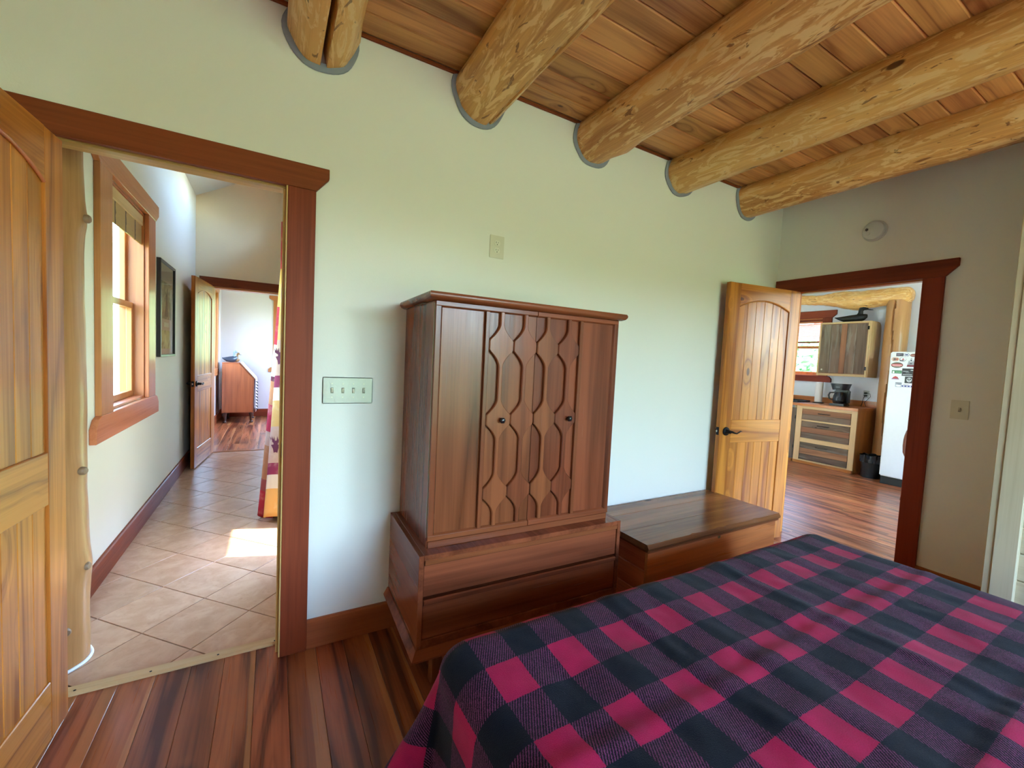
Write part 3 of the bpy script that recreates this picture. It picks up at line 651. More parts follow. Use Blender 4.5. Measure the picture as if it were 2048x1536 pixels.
# doors
seam = .510; PIT = .1155; z_lo, z_hi = .629, 1.588
rows = (1.430, 1.115, .799)
def strip_half(z):
    g = .0
    for r_ in rows:
        d_ = abs(z - r_)
        if d_ <= .0215: g = 1.0
        else:
            t_ = (d_ - .0215) / .068
            if t_ < 1: g = max(g, (1 - t_) ** 1.7)
    return .0095 + (PIT / 2 - .0006 - .0095) * g
zsamp = [z_lo + .028]
k = z_lo + .028
while k < z_hi - .022: k += .0055; zsamp.append(min(k, z_hi - .020))
for side in (0, 1):
    xa, xb = (x0 + .001, seam - .0012) if side == 0 else (seam + .0012, x1 - .001)
    dr = bx(xa, xb, uy + .0115, uy + .0135 + .004, z_lo, z_hi).build('door', WZ, ar)
    F = .030
    def fb(poly, ax, a, b): return MB().prism(poly, ax, a, b).build('frame_board', WX if ax == 'x' else WZ, dr, .0015)
    yf = uy
    prof_t = [(yf + .012, z_hi - F + .008), (yf + .012, z_hi), (yf, z_hi), (yf, z_hi - F + .010), (yf + .006, z_hi - F + .004)]
    fb([(yf + .012, z_hi - .024), (yf + .012, z_hi), (yf, z_hi), (yf, z_hi - .018)], 'x', xa, xb)
    fb([(yf + .012, z_lo + .028), (yf + .012, z_lo), (yf, z_lo), (yf, z_lo + .020)], 'x', xa, xb)
    if side == 0: fb([(xa, yf + .012), (xa, yf), (xa + .022, yf), (xa + .030, yf + .012)], 'z', z_lo + .0201, z_hi - .0181)
    else: fb([(xb, yf + .012), (xb, yf), (xb - .022, yf), (xb - .030, yf + .012)], 'z', z_lo + .0201, z_hi - .0181)
    bar = (.258, .276) if side == 0 else (.741, .759)
    bx(bar[0], bar[1], uy - .004, uy + .012, z_lo + .024, z_hi - .021).build('lattice_border', WZ, dr, .002)
    for cx_ in ((.2775 + PIT * .5, .2775 + PIT * 1.5) if side == 0 else (.2775 + PIT * 2.5, .2775 + PIT * 3.5)):
        m = MB(); yb_, yf_ = uy + .012, uy - .005; ns = len(zsamp); c = .0038
        for z in zsamp:
            w_ = strip_half(z); xl, xr_ = cx_ - w_, cx_ + w_
            if side == 0: xr_ = min(xr_, xb - .0004)
            else: xl = max(xl, xa + .0004)
            m.v += [(xl, yb_, z), (xl, yf_ + c, z), (xl + c, yf_, z), (xr_ - c, yf_, z), (xr_, yf_ + c, z), (xr_, yb_, z)]
        for i in range(ns - 1):
            for q in range(5): m.f.append((i * 6 + q, i * 6 + q + 1, (i + 1) * 6 + q + 1, (i + 1) * 6 + q))
        m.f += [tuple(range(5, -1, -1)), tuple((ns - 1) * 6 + q for q in range(6))]
        m.build('lattice_strip', WZ, dr, smooth=25)
    kx = .347 if side == 0 else .696
    kn = MB().lathe([(.001, 0), (.008, 0), (.006, -.008), (.009, -.011), (.0135, -.016), (.0135, -.023), (.007, -.028), (.0, -.029)], (kx, uy - .001, 1.114), 'y', 6, caps=False).build('knob', plain('black_knob', (20, 20, 24), .22), dr)

# cedar chest
ch = thing('cedar_chest', 'low reddish cedar chest with a glossy lid between armoire and pine door', 'chest', (1.721, 1.496, 0), 0)
cw, cd, cz = 1.243, .549, .438
LX = wood('lid', 'x')
ycuts = [0, .20, .40, cd]
for k in range(3):
    a, b = ycuts[k], ycuts[k + 1]
    if k == 0:                               # live front edge
        m = MB(); N = 64
        for i in range(N + 1):
            u = i / N; x = cw * u
            wv = .006 * noise.noise(Vector((u * 9, 3, 0))) + .003 * noise.noise(Vector((u * 31, 8, 0)))
            wv -= .010 * sum(math.exp(-((u - q) / .018) ** 2) for q in (.30, .48, .56, .78))
            m.v += [(x, b - .0004, cz - .032), (x, .004 + max(wv, -.002) * .2, cz - .032), (x, .0 + .2 * wv, cz - .020), (x, .012 - wv, cz), (x, b - .0004, cz)]
        for i in range(N):
            for q in range(5): m.f.append((i * 5 + q, i * 5 + (q + 1) % 5, (i + 1) * 5 + (q + 1) % 5, (i + 1) * 5 + q))
        m.f += [tuple(range(4, -1, -1)), tuple(N * 5 + q for q in range(5))]
        m.build('lid_board', LX, ch, smooth=35)
    else: bx(0, cw, a + .0004, b - .0004, cz - .032, cz).build('lid_board', LX, ch, .002)
CX_, CY_ = wood('cedar', 'x'), wood('cedar', 'y')
MB().box(.008, cw - .008, .006, .020, cz - .048, cz - .033).box(.008, .022, .020, cd - .02, cz - .048, cz - .033).box(cw - .022, cw - .008, .020, cd - .02, cz - .048, cz - .033).build('lid_moulding', LX, ch, .004, 2)
b0 = .02; bt = cz - .0335
bx(b0, cw - b0, b0, b0 + .02, .03, bt).build('front_panel', CX_, ch, .002)
bx(b0, cw - b0, cd - .04, cd - .02, .03, bt).build('back_panel', CX_, ch)
for x in (b0, cw - b0 - .02):
    for z0, z1 in ((.03, .155), (.157, .280), (.282, bt)): bx(x, x + .02, b0 + .02, cd - .04, z0, z1).build('side_board', CY_, ch, .003)
bx(b0 + .005, cw - b0 - .005, b0 + .005, cd - .025, 0, .05).build('base', wood('cedar', 'x'), ch)
lk = MB().lathe([(.0, -.0025), (.011, -.0025), (.013, 0)], (.62, b0, cz - .060), 'y', 20, caps=False).build('lock_plate', MATS['dull_brass'], ch)
MB().box(.6188, .6212, b0 - .0035, b0 - .002, cz - .066, cz - .055).build('keyhole', BLK, lk)

# bed and blanket
bd = thing('bed', 'wide bed with its foot towards the armoire', 'bed', (1.435, 0, 0))
BX0, BX1, BY0, BY1, BZ = .50, 2.37, -1.0, 1.022, .565
bx(BX0 - 1.435 + .02, BX1 - 1.435 - .02, BY0, BY1 - .02, .32, BZ - .02).build('mattress', plain('mattress_ticking', (196, 192, 186), .9), bd, .04, 3)
bx(BX0 - 1.435 + .03, BX1 - 1.435 - .03, BY0, BY1 - .03, .12, .319).build('box_spring', plain('grey_ticking', (120, 114, 116), .9), bd, .015, 2)
for x in (-.85, .82):
    for y in (-.95, .9): bx(x, x + .05, y, y + .05, 0, .12).build('leg', BLK, bd)
def blanket_mat():
    t = NT('buffalo_plaid'); uvn = t.n('ShaderNodeUVMap'); uvn.uv_map = 'UVMap'
    t.rand = None
    sx = t.n('ShaderNodeSeparateXYZ'); v = uvn.outputs[0]
    wob = t.n('ShaderNodeTexNoise'); wob.inputs['Scale'].default_value = 300; t.l(v, wob.inputs['Vector'])
    wv = t.vmath('MULTIPLY', t.vmath('SUBTRACT', wob.outputs['Color'], (.5, .5, .5)), (.006, .006, 0)); 
    v2 = t.vmath('ADD', v, wv); t.l(v2, sx.inputs[0])
    px = t.math('FRACT', t.math('DIVIDE', t.math('SUBTRACT', sx.outputs[0], .492 - .192 * 8), .192))
    py = t.math('FRACT', t.math('DIVIDE', t.math('SUBTRACT', sx.outputs[1], .815 - .2345 * 16), .2345))
    ax = t.math('LESS_THAN', px, .5); ay = t.math('LESS_THAN', py, .5)
    both = t.math('MULTIPLY', ax, ay); none = t.math('MULTIPLY', t.math('SUBTRACT', 1.0, ax), t.math('SUBTRACT', 1.0, ay))
    tw = t.math('SINE', t.math('MULTIPLY', t.math('SUBTRACT', t.math('MULTIPLY', sx.outputs[0], .86), t.math('MULTIPLY', sx.outputs[1], .5)), 2 * math.pi / .0062))
    pn = t.n('ShaderNodeTexNoise'); pn.inputs['Scale'].default_value = 9; pn.inputs['Detail'].default_value = 3; t.l(v, pn.inputs['Vector'])
    fz = t.n('ShaderNodeTexNoise'); fz.inputs['Scale'].default_value = 420; fz.inputs['Detail'].default_value = 2; t.l(v, fz.inputs['Vector'])
    pink = t.mix(t.math('MULTIPLY_ADD', fz.outputs['Fac'], .7, .1), c4((128, 8, 46)), c4((200, 30, 90)))
    navy = t.mix(fz.outputs['Fac'], c4((5, 7, 13)), c4((20, 24, 38)))
    mixc = t.mix(t.smooth(tw, -.1, .7), c4((24, 6, 19)), c4((106, 50, 86)))
    col = t.mix(both, mixc, pink); col = t.mix(none, col, navy)
    hs = t.n('ShaderNodeHueSaturation'); t.l(col, hs.inputs['Color']); t.l(t.math('MULTIPLY_ADD', pn.outputs['Fac'], .9, .5), hs.inputs['Value'])
    t.l(hs.outputs[0], t.b.inputs['Base Color']); t.b.inputs['Roughness'].default_value = .85; t.b.inputs['Specular IOR Level'].default_value = .15
    t.b.inputs['Sheen Weight'].default_value = .08; t.b.inputs['Sheen Roughness'].default_value = .45
    t.bump(fz.outputs['Fac'], .5, .003); return t.m
def blanket():
    r = .085; drop = .50
    s0, s1 = BX0 - drop, BX1 + drop; t0_, t1_ = -1.0, BY1 + drop
    nu, nv = 240, 210
    vs_, uvs = [], []
    for j in range(nv + 1):
        for i in range(nu + 1):
            s = s0 + (s1 - s0) * i / nu; t = t0_ + (t1_ - t0_) * j / nv
            dx = (s - BX0) if s < BX0 else ((s - BX1) if s > BX1 else 0.0); dy = (t - BY1) if t > BY1 else 0.0
            d = math.hypot(dx, dy)
            bxp, byp = min(max(s, BX0), BX1), min(t, BY1)
            if d > 1e-9:
                ex, ey = dx / d, dy / d
                a = min(d / r, math.pi / 2); off = r * math.sin(a); dz = r * (1 - math.cos(a)) + max(0, d - r * math.pi / 2)
                hang = max(0, d - r * math.pi / 2)
                cor = abs(2 * ex * ey)
                off += hang * (.10 + .42 * cor) 
                along = s if abs(ey) > abs(ex) else t
                off += hang * .10 * math.sin(along * 11.0 + 1.3) * (1 - cor) + hang * .16 * math.sin(3.0 * math.atan2(ey, abs(ex)) * 2) * cor
                dz -= hang * .06 * cor
                x, y, z = bxp + ex * off, byp + ey * off, BZ - dz
            else: x, y, z = s, t, BZ
            # soft wrinkles and the fold creases
            top = max(0, 1 - d / .12)
            z += top * (.010 * noise.noise(Vector((s * 3.1, t * 3.1, 1))) + .006 * noise.noise(Vector((s * 8 + 2, t * 6, 4))) + .0025 * noise.noise(Vector((s * 22, t * 18, 9))))
            for cy_, am in ((.615, .0045), (.215, .004), (-.2, .004)):
                q = (t - cy_ - .008 * math.sin(s * 5)) / .024; z += top * (am * math.exp(-q * q) - .5 * am * math.exp(-((q - 1.8) ** 2)))
            for cx_, am in ((1.02, .004), (1.62, .005)):
                q = (s - cx_ - .01 * math.sin(t * 6)) / .02; z += top * am * math.exp(-q * q)
            if d > 0: 
                x += .006 * noise.noise(Vector((s * 6, t * 6, 20))); y += .006 * noise.noise(Vector((s * 6, t * 6, 31)))
            z = max(z, .03 + .01 * noise.noise(Vector((s * 4, t * 4, 2))))
            vs_.append((x - 1.435, y, z)); uvs.append((s, t))
    fs = [(j * (nu + 1) + i, j * (nu + 1) + i + 1, (j + 1) * (nu + 1) + i + 1, (j + 1) * (nu + 1) + i) for j in range(nv) for i in range(nu)]
    me = bpy.data.meshes.new('plaid_blanket'); me.from_pydata(vs_, [], fs); me.update()
    uvl = me.uv_layers.new(name='UVMap')
    for lp in me.loops: uvl.data[lp.index].uv = uvs[lp.vertex_index]
    me.polygons.foreach_set('use_smooth', [True] * len(me.polygons)); me.materials.append(blanket_mat())
    o = link('plaid_blanket', me, None, (1.435, 0, 0))
    sm = o.modifiers.new('thickness', 'SOLIDIFY'); sm.thickness = .006; sm.offset = 1
    return tag(o, 'black and pink buffalo plaid fleece blanket draped over the bed', 'blanket')
blanket()

# ------------------------------------------------------------------ wall plates
IV = plain('ivory_plastic', (216, 208, 182), .35, var=.01); IVD = plain('ivory_recess', (120, 112, 90), .5)
GW = plain('white_plastic', (214, 212, 206), .3, var=.01)
def plate(w, h, t=.006): return MB().box(-w / 2, w / 2, -t, 0, -h / 2, h / 2)
def toggle(parent, x, up, mat):
    bx(x - .006, x + .006, -.0068, -.0055, -.013, .013).build('slot', IVD, parent)
    s = 1 if up else -1
    MB().prism([(-.0066, s * .002), (-.0066, s * -.008), (-.018, s * .007), (-.016, s * .011)], 'x', x - .0042, x + .0042).build('toggle', mat, parent)
    for z in (.031, -.031): MB().lathe([(.003, -.0066), (.003, -.0058)], (x, 0, z), 'y', 10).build('screw', mat, parent)
def swplate_mat():
    t = NT('wrapped_plate'); v = t.coord(False)
    t.b.inputs['Base Color'].default_value = c4((196, 190, 182)); t.b.inputs['Roughness'].default_value = .12
    t.bump(t.noise(v, 40.0, 1.0, .5, .6), .25, .004); return t.m
sp = thing('switch_plate', 'shiny ivory four toggle switch plate right of the hall doorway', 'light switch', (.306, W, 1.194))
plate(.219, .121).build('plate', swplate_mat(), sp, .003, 2)
for i, u in enumerate((1, 1, 0, 1)): toggle(sp, -.069 + .046 * i, u, IV)
sp = thing('switch_plate', 'single toggle switch plate beside the kitchen doorway', 'light switch', (XR, .896, 1.198), R(-90))
plate(.082, .118).build('plate', IV, sp, .002, 2); toggle(sp, 0, 1, IV)
ou = thing('wall_outlet', 'ivory double socket high on the wall above the armoire', 'outlet', (1.042, W, 1.975))
plate(.086, .120).build('plate', IV, ou, .002, 2)
def receptacle(parent, z):
    m = MB(); n = 28; pts = []
    for k in range(n):
        a = 2 * math.pi * k / n; x = .0172 * math.cos(a); zz = .0172 * math.sin(a); zz = max(-.0138, min(.0138, zz)); pts.append((x, z + zz))
    r = m.prism(pts, 'y', -.0078, -.005).build('receptacle', plain('ivory_face', (226, 220, 196), .4, var=.01), parent, .0006)
    bx(-.0075, -.0055, -.0084, -.0076, z - .001, z + .008).build('slot', BLK, r); bx(.0052, .0070, -.0084, -.0076, z, z + .007).build('slot', BLK, r)
    MB().lathe([(.0026, -.0084), (.0026, -.0076)], (0, 0, z - .0075), 'y', 10).build('ground_hole', BLK, r)
receptacle(ou, .0195); receptacle(ou, -.0195)
MB().lathe([(.0025, -.0066), (.0025, -.0058)], (0, 0, 0), 'y', 10).build('screw', IV, ou)
sd_ = thing('smoke_detector', 'round white smoke detector above the kitchen doorway', 'smoke detector', (XR, 1.418, 2.416), R(-90))
MB().lathe([(.072, 0), (.072, -.010), (.069, -.014)], (0, 0, 0), 'y', 40).build('mounting_ring', GW, sd_, smooth=35)
MB().lathe([(.062, -.012), (.066, -.018), (.062, -.034), (.052, -.040), (.0, -.042)], (0, 0, 0), 'y', 40, caps=False).build('cover', GW, sd_, smooth=35)
MB().lathe([(.010, -.040), (.010, -.0435), (.0, -.0436)], (-.024, 0, -.020), 'y', 18, caps=False).build('test_button', GW, sd_, smooth=35)
MB().prism([(-.034 + .012 * math.cos(k) * (1 if i % 2 else .65), .010 + .012 * math.sin(k) * (1 if i % 2 else .65)) for i, k in enumerate([2 * math.pi * q / 12 for q in range(12)])], 'y', -.0425, -.040).build('sounder_grille', plain('dark_grille', (70, 66, 60), .6), sd_)

# ================================================================== HALL
lp = thing('log_post', 'peeled log post standing inside the hall doorway', 'log post', (-.785, 2.40, 0))
def postf(u, v):
    t = 2 * math.pi * u; z = 3.17 * v
    rr = .105 + .010 * (1 - min(1, z / 2.2)) + .011 * noise.noise(Vector((math.cos(t) * .8, math.sin(t) * .8, z * 1.7 + 4))) + .004 * noise.noise(Vector((math.cos(t) * 2, math.sin(t) * 2, z * 6)))
    for kz, kt, kh in ((1.86, -.1, .010), (.83, -.35, .006), (.42, -.2, .008), (.18, -.9, .006)):
        dd = ((z - kz) / .05) ** 2 + (((t - kt + math.pi) % (2 * math.pi) - math.pi) * .11 / .05) ** 2; rr += kh * math.exp(-dd)
    return (math.cos(t) * rr, math.sin(t) * rr, z)
MB().grid(postf, 40, 90, wrap=True).build('log', wood('post', 'z'), lp, smooth=60)
KN = wood('cedar', 'x')
for kz, kt in ((1.86, -.08), (.83, -.40), (.42, -.28), (.18, -.95)):
    rr = .116 + (.008 if kz < 1 else .006)
    k = link('knot', MB().lathe([(.0, .010), (.012, .009), (.017, .003), (.017, -.01)], (0, 0, 0), 'x', 14, caps=False).mesh('knot', plain('knot_grey', (138, 108, 82), .5), smooth=40), lp, (math.cos(kt) * rr, math.sin(kt) * rr, kz), (0, 0, kt))
def cau(u, v):
    t = 2 * math.pi * u; a = 2 * math.pi * v; x, y, _ = postf(u, 0); r0 = math.hypot(x, y) + .004
    return (math.cos(t) * (r0 + .008 * math.cos(a)), math.sin(t) * (r0 + .008 * math.cos(a)), .006 + .007 * math.sin(a))
tag(MB().grid(cau, 40, 8, wrap=True).build('caulk_bead', plain('white_caulk', (232, 232, 236), .6), lp, smooth=60), 'white caulk bead around the foot of the post')

# bamboo shade in the hall window
bs = thing('roman_shade', 'rolled up woven bamboo shade at the top of the hall window', 'window shade', (HXL, 3.725, 2.30), R(90))
def bamboo():
    t = NT('bamboo'); v = t.coord(False); s = t.n('ShaderNodeSeparateXYZ'); t.l(v, s.inputs[0])
    a = t.math('SINE', t.math('MULTIPLY', s.outputs[2], 900.0)); b = t.noise(t.vmath('MULTIPLY', v, (8, 8, 300)), 1.0, 2.0)
    x = t.math('FRACT', t.math('MULTIPLY', s.outputs[0], 4.6)); nz = t.noise(v, 60.0, 2.0)
    band = t.math('LESS_THAN', t.math('ADD', x, t.math('MULTIPLY', nz, .12)), .17)
    col = t.mix(t.math('MULTIPLY_ADD', a, .2, .4), c4((206, 168, 104)), c4((150, 110, 62))); col = t.mix(t.math('MULTIPLY', b, .5), col, c4((176, 134, 78)))
    t.l(t.mix(band, col, c4((88, 56, 34))), t.b.inputs['Base Color']); t.b.inputs['Roughness'].default_value = .6
    t.b.inputs['Transmission Weight'].default_value = 0; t.bump(a, .5, .003); return t.m
bam = bamboo()
bx(-.398, .398, .004, .03, -.075, -.002).build('head_rail', wood('frame', 'x'), bs, .003)
for i in range(3): bx(-.396, .396, .012 + .011 * i, .021 + .011 * i, -.21 + .012 * i, -.02).build('fold', bam, bs, .002)

# framed print on the hall wall
pf = thing('framed_print', 'narrow dark framed print on the hall wall past the window', 'picture', (HXL, 4.815, 1.665), R(90))
bx(-.30, .30, -.012, 0, -.405, .405).build('backing', plain('brown_mat', (168, 148, 132), .8), pf)
FM = plain('dark_frame', (44, 40, 44), .35)
MB().box(-.305, -.285, -.03, 0, -.41, .41).box(.285, .305, -.03, 0, -.41, .41).box(-.285, .285, -.03, 0, .39, .41).box(-.285, .285, -.03, 0, -.41, -.39).build('frame', FM, pf, .002)
def print_mat(name, a, b, c):
    t = NT(name); v = t.coord(False); n = t.noise(v, 9.0, 4.0, .6, .4); n2 = t.noise(t.vmath('MULTIPLY', v, (30, 1, 6)), 1.0, 3.0)
    col = t.mix(t.smooth(n, .4, .6), c4(a), c4(b)); t.l(t.mix(t.smooth(n2, .5, .7), col, c4(c)), t.b.inputs['Base Color']); t.b.inputs['Roughness'].default_value = .7; return t.m
bx(-.20, .20, -.014, -.012, -.08, .24).build('upper_print', print_mat('print_a', (150, 140, 110), (96, 92, 70), (60, 62, 48)), pf)
bx(-.10, .10, -.014, -.012, -.15, -.11).build('caption_plate', plain('caption', (176, 166, 146), .6), pf)
bx(-.17, .17, -.014, -.012, -.34, -.18).build('lower_print', print_mat('print_b', (168, 160, 104), (120, 110, 70), (196, 186, 140)), pf)
MB().prism([(-.06, -.06), (-.03, .06), (-.045, .16), (0, .12), (.02, .19), (.05, .10), (.04, .0), (.06, -.06)], 'y', -.0155, -.0141).build('printed_figure', plain('figure_ink', (62, 60, 50), .7), pf)
bx(-.286, .286, -.020, -.018, -.391, .391).build('glazing', glass_pane(), pf)

# lodge curtain
def curtain_mat():
    t = NT('lodge_patchwork'); uvn = t.n('ShaderNodeUVMap'); uvn.uv_map = 'UVMap'; v = uvn.outputs[0]
    s = t.n('ShaderNodeSeparateXYZ'); t.l(v, s.inputs[0])
    def bands(cols):
        cr = t.n('ShaderNodeValToRGB'); t.l(t.math('DIVIDE', s.outputs[1], 2.4), cr.inputs[0]); e = cr.color_ramp; e.interpolation = 'CONSTANT'
        while len(e.elements) < len(cols): e.elements.new(.99)
        for el, (p_, c_) in zip(e.elements, cols): el.position = p_ / 2.4; el.color = c4(c_)
        return cr.outputs[0]
    GO, WT, MR, PK, RE, TN, DM = (206, 158, 88), (206, 192, 170), (132, 36, 66), (190, 152, 130), (176, 40, 58), (178, 118, 76), (92, 26, 44)
    front = bands([(0, GO), (.252, WT), (.36, MR), (.451, PK), (.742, GO), (.951, WT), (1.051, MR), (1.153, PK), (1.433, GO), (1.75, PK), (2.0, MR)])
    second = bands([(0, RE), (.228, (150, 74, 70)), (.327, TN), (.60, PK), (.706, RE), (.928, TN), (1.109, DM), (1.147, WT), (1.403, RE), (1.7, GO), (2.0, RE)])
    wv = t.noise(t.vmath('MULTIPLY', v, (300, 300, 1)), 1.0, 2.0); bl = t.noise(v, 14.0, 3.0)
    alt = t.math('GREATER_THAN', t.math('FRACT', t.math('DIVIDE', s.outputs[0], .50)), .56)
    col = t.mix(alt, front, second)
    col = t.mix(t.math('MULTIPLY', t.smooth(bl, .5, .75), .25), col, c4((222, 200, 162)))
    t.l(col, t.b.inputs['Base Color']); t.b.inputs['Roughness'].default_value = .85
    t.b.inputs['Subsurface Weight'].default_value = 0.0; t.bump(wv, .3, .002); return t.m
CB = [(.19, 3.70), (.06, 3.715), (-.045, 3.765), (.02, 3.83), (-.03, 3.87), (-.088, 3.90), (.02, 3.97), (-.07, 4.04), (.05, 4.12), (-.02, 4.2), (.09, 4.3), (.13, 4.45)]
CT = [(.19, 3.72), (.12, 3.73), (.060, 3.76), (.10, 3.82), (.07, 3.86), (.048, 3.90), (.10, 3.97), (.05, 4.04), (.10, 4.12), (.06, 4.2), (.12, 4.3), (.14, 4.45)]
def cr_pt(P, u):
    n = len(P) - 1; f = u * n; i = min(int(f), n - 1); t = f - i
    p = [P[max(i - 1, 0)], P[i], P[i + 1], P[min(i + 2, n)]]
    return tuple(.5 * (2 * p[1][k] + (p[2][k] - p[0][k]) * t + (2 * p[0][k] - 5 * p[1][k] + 4 * p[2][k] - p[3][k]) * t * t + (-p[0][k] + 3 * p[1][k] - 3 * p[2][k] + p[3][k]) * t ** 3) for k in (0, 1))
def cur_pt(u, v):
    z = .025 + 2.35 * v; b, t_ = cr_pt(CB, u), cr_pt(CT, u); w_ = min(1, max(0, z / 2.0)) ** .9
    dz = .03 * math.sin(u * 14) * (1 - w_)
    return (b[0] + (t_[0] - b[0]) * w_, b[1] + (t_[1] - b[1]) * w_, z + dz)
cu = thing('curtain', 'lodge patchwork curtain in red and tan with moose prints hanging in the hall', 'curtain', (0, 0, 0))
nu, nv = 110, 60; cme = bpy.data.meshes.new('fabric'); arc = [0.0]
for i in range(nu): arc.append(arc[-1] + (Vector(cur_pt((i + 1) / nu, 0)) - Vector(cur_pt(i / nu, 0))).length)
cvs = [cur_pt(i / nu, j / nv) for j in range(nv + 1) for i in range(nu + 1)]
cme.from_pydata(cvs, [], [(j * (nu + 1) + i, j * (nu + 1) + i + 1, (j + 1) * (nu + 1) + i + 1, (j + 1) * (nu + 1) + i) for j in range(nv) for i in range(nu)]); cme.update()
uvl = cme.uv_layers.new(name='UVMap')
for lp_ in cme.loops:
    i, j = lp_.vertex_index % (nu + 1), lp_.vertex_index // (nu + 1); uvl.data[lp_.index].uv = (arc[i], 2.35 * j / nv + .025)
cme.polygons.foreach_set('use_smooth', [True] * len(cme.polygons)); cme.materials.append(curtain_mat())
fab = link('fabric', cme, cu); so = fab.modifiers.new('thickness', 'SOLIDIFY'); so.thickness = .003
# moose head prints on the front pleat
MO = [(0, -.055), (.020, -.060), (.028, -.03), (.050, .0), (.022, .005), (.024, .018), (.055, .03), (.062, .065), (.046, .045), (.043, .072), (.028, .042), (.018, .07), (.010, .035), (-.010, .035), (-.018, .07), (-.028, .042), (-.043, .072), (-.046, .045), (-.062, .065), (-.055, .03), (-.024, .018), (-.022, .005), (-.050, .0), (-.028, -.03), (-.020, -.060)]
def moose(zc_, xc_=.0):
    yv = lambda x, z: next((cur_pt(u / 400, (z - .025) / 2.35)[1] for u in range(10, 74) if cur_pt(u / 400, (z - .025) / 2.35)[0] <= x), cur_pt(73 / 400, (z - .025) / 2.35)[1]) - .006
    vs_ = [(xc_ + a * .62, yv(xc_ + a * .62, zc_ + b), zc_ + b) for a, b in MO]
    m = MB(); m.add(vs_, [tuple(range(len(MO)))]); o = m.build('moose_print', plain('maroon_ink', (96, 36, 58), .85), cu)
    s = o.modifiers.new('thickness', 'SOLIDIFY'); s.thickness = .001
for zc_, xc_ in ((.62, .030), (1.31, .050)):
    moose(zc_, xc_)

# ================================================================== STUDY
dk = thing('writing_desk', 'slant front wooden writing desk in the far room', 'desk', (-.773, 9.0, 0))
DZ = wood('desk', 'z'); DXm = wood('desk', 'x')
sidep = [(0, .20), (.475, .20), (.485, .79), (.255, 1.072), (0, 1.072)]
MB().prism(sidep, 'y', 0, .02).build('side_panel', DZ, dk, .002); MB().prism(sidep, 'y', .62, .64).build('side_panel', DZ, dk, .002)
MB().prism([(.002, .205), (.47, .205), (.478, .79), (.252, 1.06), (.002, 1.06)], 'y', .02, .62).build('case', DXm, dk)
bx(-.004, .262, -.006, .646, 1.070, 1.086).build('top_board', wood('desk', 'y'), dk, .003)
MB().prism([(.255, 1.086), (.262, 1.092), (.498, .80), (.488, .79)], 'y', .01, .63).build('slant_lid', wood('desk', 'y'), dk)
bx(-.006, .490, -.006, .646, .186, .204).build('base_moulding', DXm, dk, .006, 2)
for x, y in ((.05, .03), (.44, .03), (.05, .6), (.44, .6)):
    MB().tube([(x, y, .19), (x + (.012 if x > .2 else -.012), y, .14), (x, y, .08), (x + (.004 if x > .2 else -.004), y, .03)], [.034, .036, .020, .018], 10).lathe([(.0, 0), (.024, .0), (.030, .018), (.022, .038), (.0, .046)], (x + (.008 if x > .2 else -.008), y, 0), 'z', 14, caps=False).build('leg', plain('dark_foot', (60, 34, 24), .35), dk, smooth=50)
rn = thing('table_runner', 'cream woven runner with dark tassels hung over the desk front', 'runner', (-.773, 9.0, 0))
rm = MB(); prof = [(.268, 1.084), (.276, 1.080), (.38, .950), (.502, .802), (.508, .78), (.512, .6), (.513, .4), (.512, .20)]
for k, (x, z) in enumerate(prof):
    for yy in (-.012, .30, .652): rm.v.append((x + .004, yy, z + .003))
for k in range(len(prof) - 1):
    for q in range(2): rm.f.append((k * 3 + q, k * 3 + q + 1, (k + 1) * 3 + q + 1, (k + 1) * 3 + q))
ro = rm.build('cloth', plain('woven_cream', (206, 190, 176), .9, var=.08, sc=60), rn); s_ = ro.modifiers.new('thickness', 'SOLIDIFY'); s_.thickness = .005; s_.offset = 1
for k in range(10):
    z = .76 - .055 * k; MB().tube([(.515, -.014, z), (.540, -.018, z - .012), (.548, -.018, z - .035)], [.006, .010, .004], 6).build('tassel', plain('dark_tassel', (40, 34, 40), .9), rn)
def decoy(name, label, loc, rz, sc, body, head, bill, neck=1.0, tall=1.0):
    d = thing(name, label, 'duck decoy', loc, rz, 'duck decoys')
    m = MB()
    secs = [(-.52, .20, .02, .015), (-.42, .17, .08, .045), (-.25, .14, .15, .10), (0, .14, .20, .138), (.22, .15, .19, .148), (.38, .18, .13, .12), (.47, .22, .05, .06)]
    N = 16
    for x, zc_, w_, h_ in secs:
        for k in range(N):
            a = 2 * math.pi * k / N; m.v.append((x * sc, w_ * math.cos(a) * sc, max(0.002, (zc_ + h_ * math.sin(a)) * sc)))
    for i in range(len(secs) - 1):
        for k in range(N): m.f.append((i * N + k, i * N + (k + 1) % N, (i + 1) * N + (k + 1) % N, (i + 1) * N + k))
    m.f += [tuple(range(N - 1, -1, -1)), tuple((len(secs) - 1) * N + k for k in range(N))]
    m.build('body', body, d, smooth=60).scale = (1, 1, tall)
    h = .26 * neck
    MB().tube([(.25 * sc, 0, .26 * sc), (.27 * sc, 0, (.26 + h * .5) * sc), (.27 * sc, 0, (.26 + h) * sc), (.30 * sc, 0, (.34 + h) * sc), (.36 * sc, 0, (.37 + h) * sc), (.43 * sc, 0, (.34 + h) * sc), (.47 * sc, 0, (.30 + h) * sc)],
              [.10 * sc, .075 * sc, .07 * sc, .095 * sc, .10 * sc, .075 * sc, .03 * sc], 14).build('head', head, d, smooth=60)
    MB().tube([(.45 * sc, 0, (.31 + h) * sc), (.54 * sc, 0, (.285 + h) * sc), (.63 * sc, 0, (.275 + h) * sc)], [.04 * sc, .042 * sc, .022 * sc], 10, .45).build('bill', bill, d, smooth=60)
    return d
DB = plain('dark_duck', (50, 52, 66), .3); DBR = plain('tan_duck', (150, 104, 60), .45); DBL = plain('black_duck', (12, 11, 12), .6)
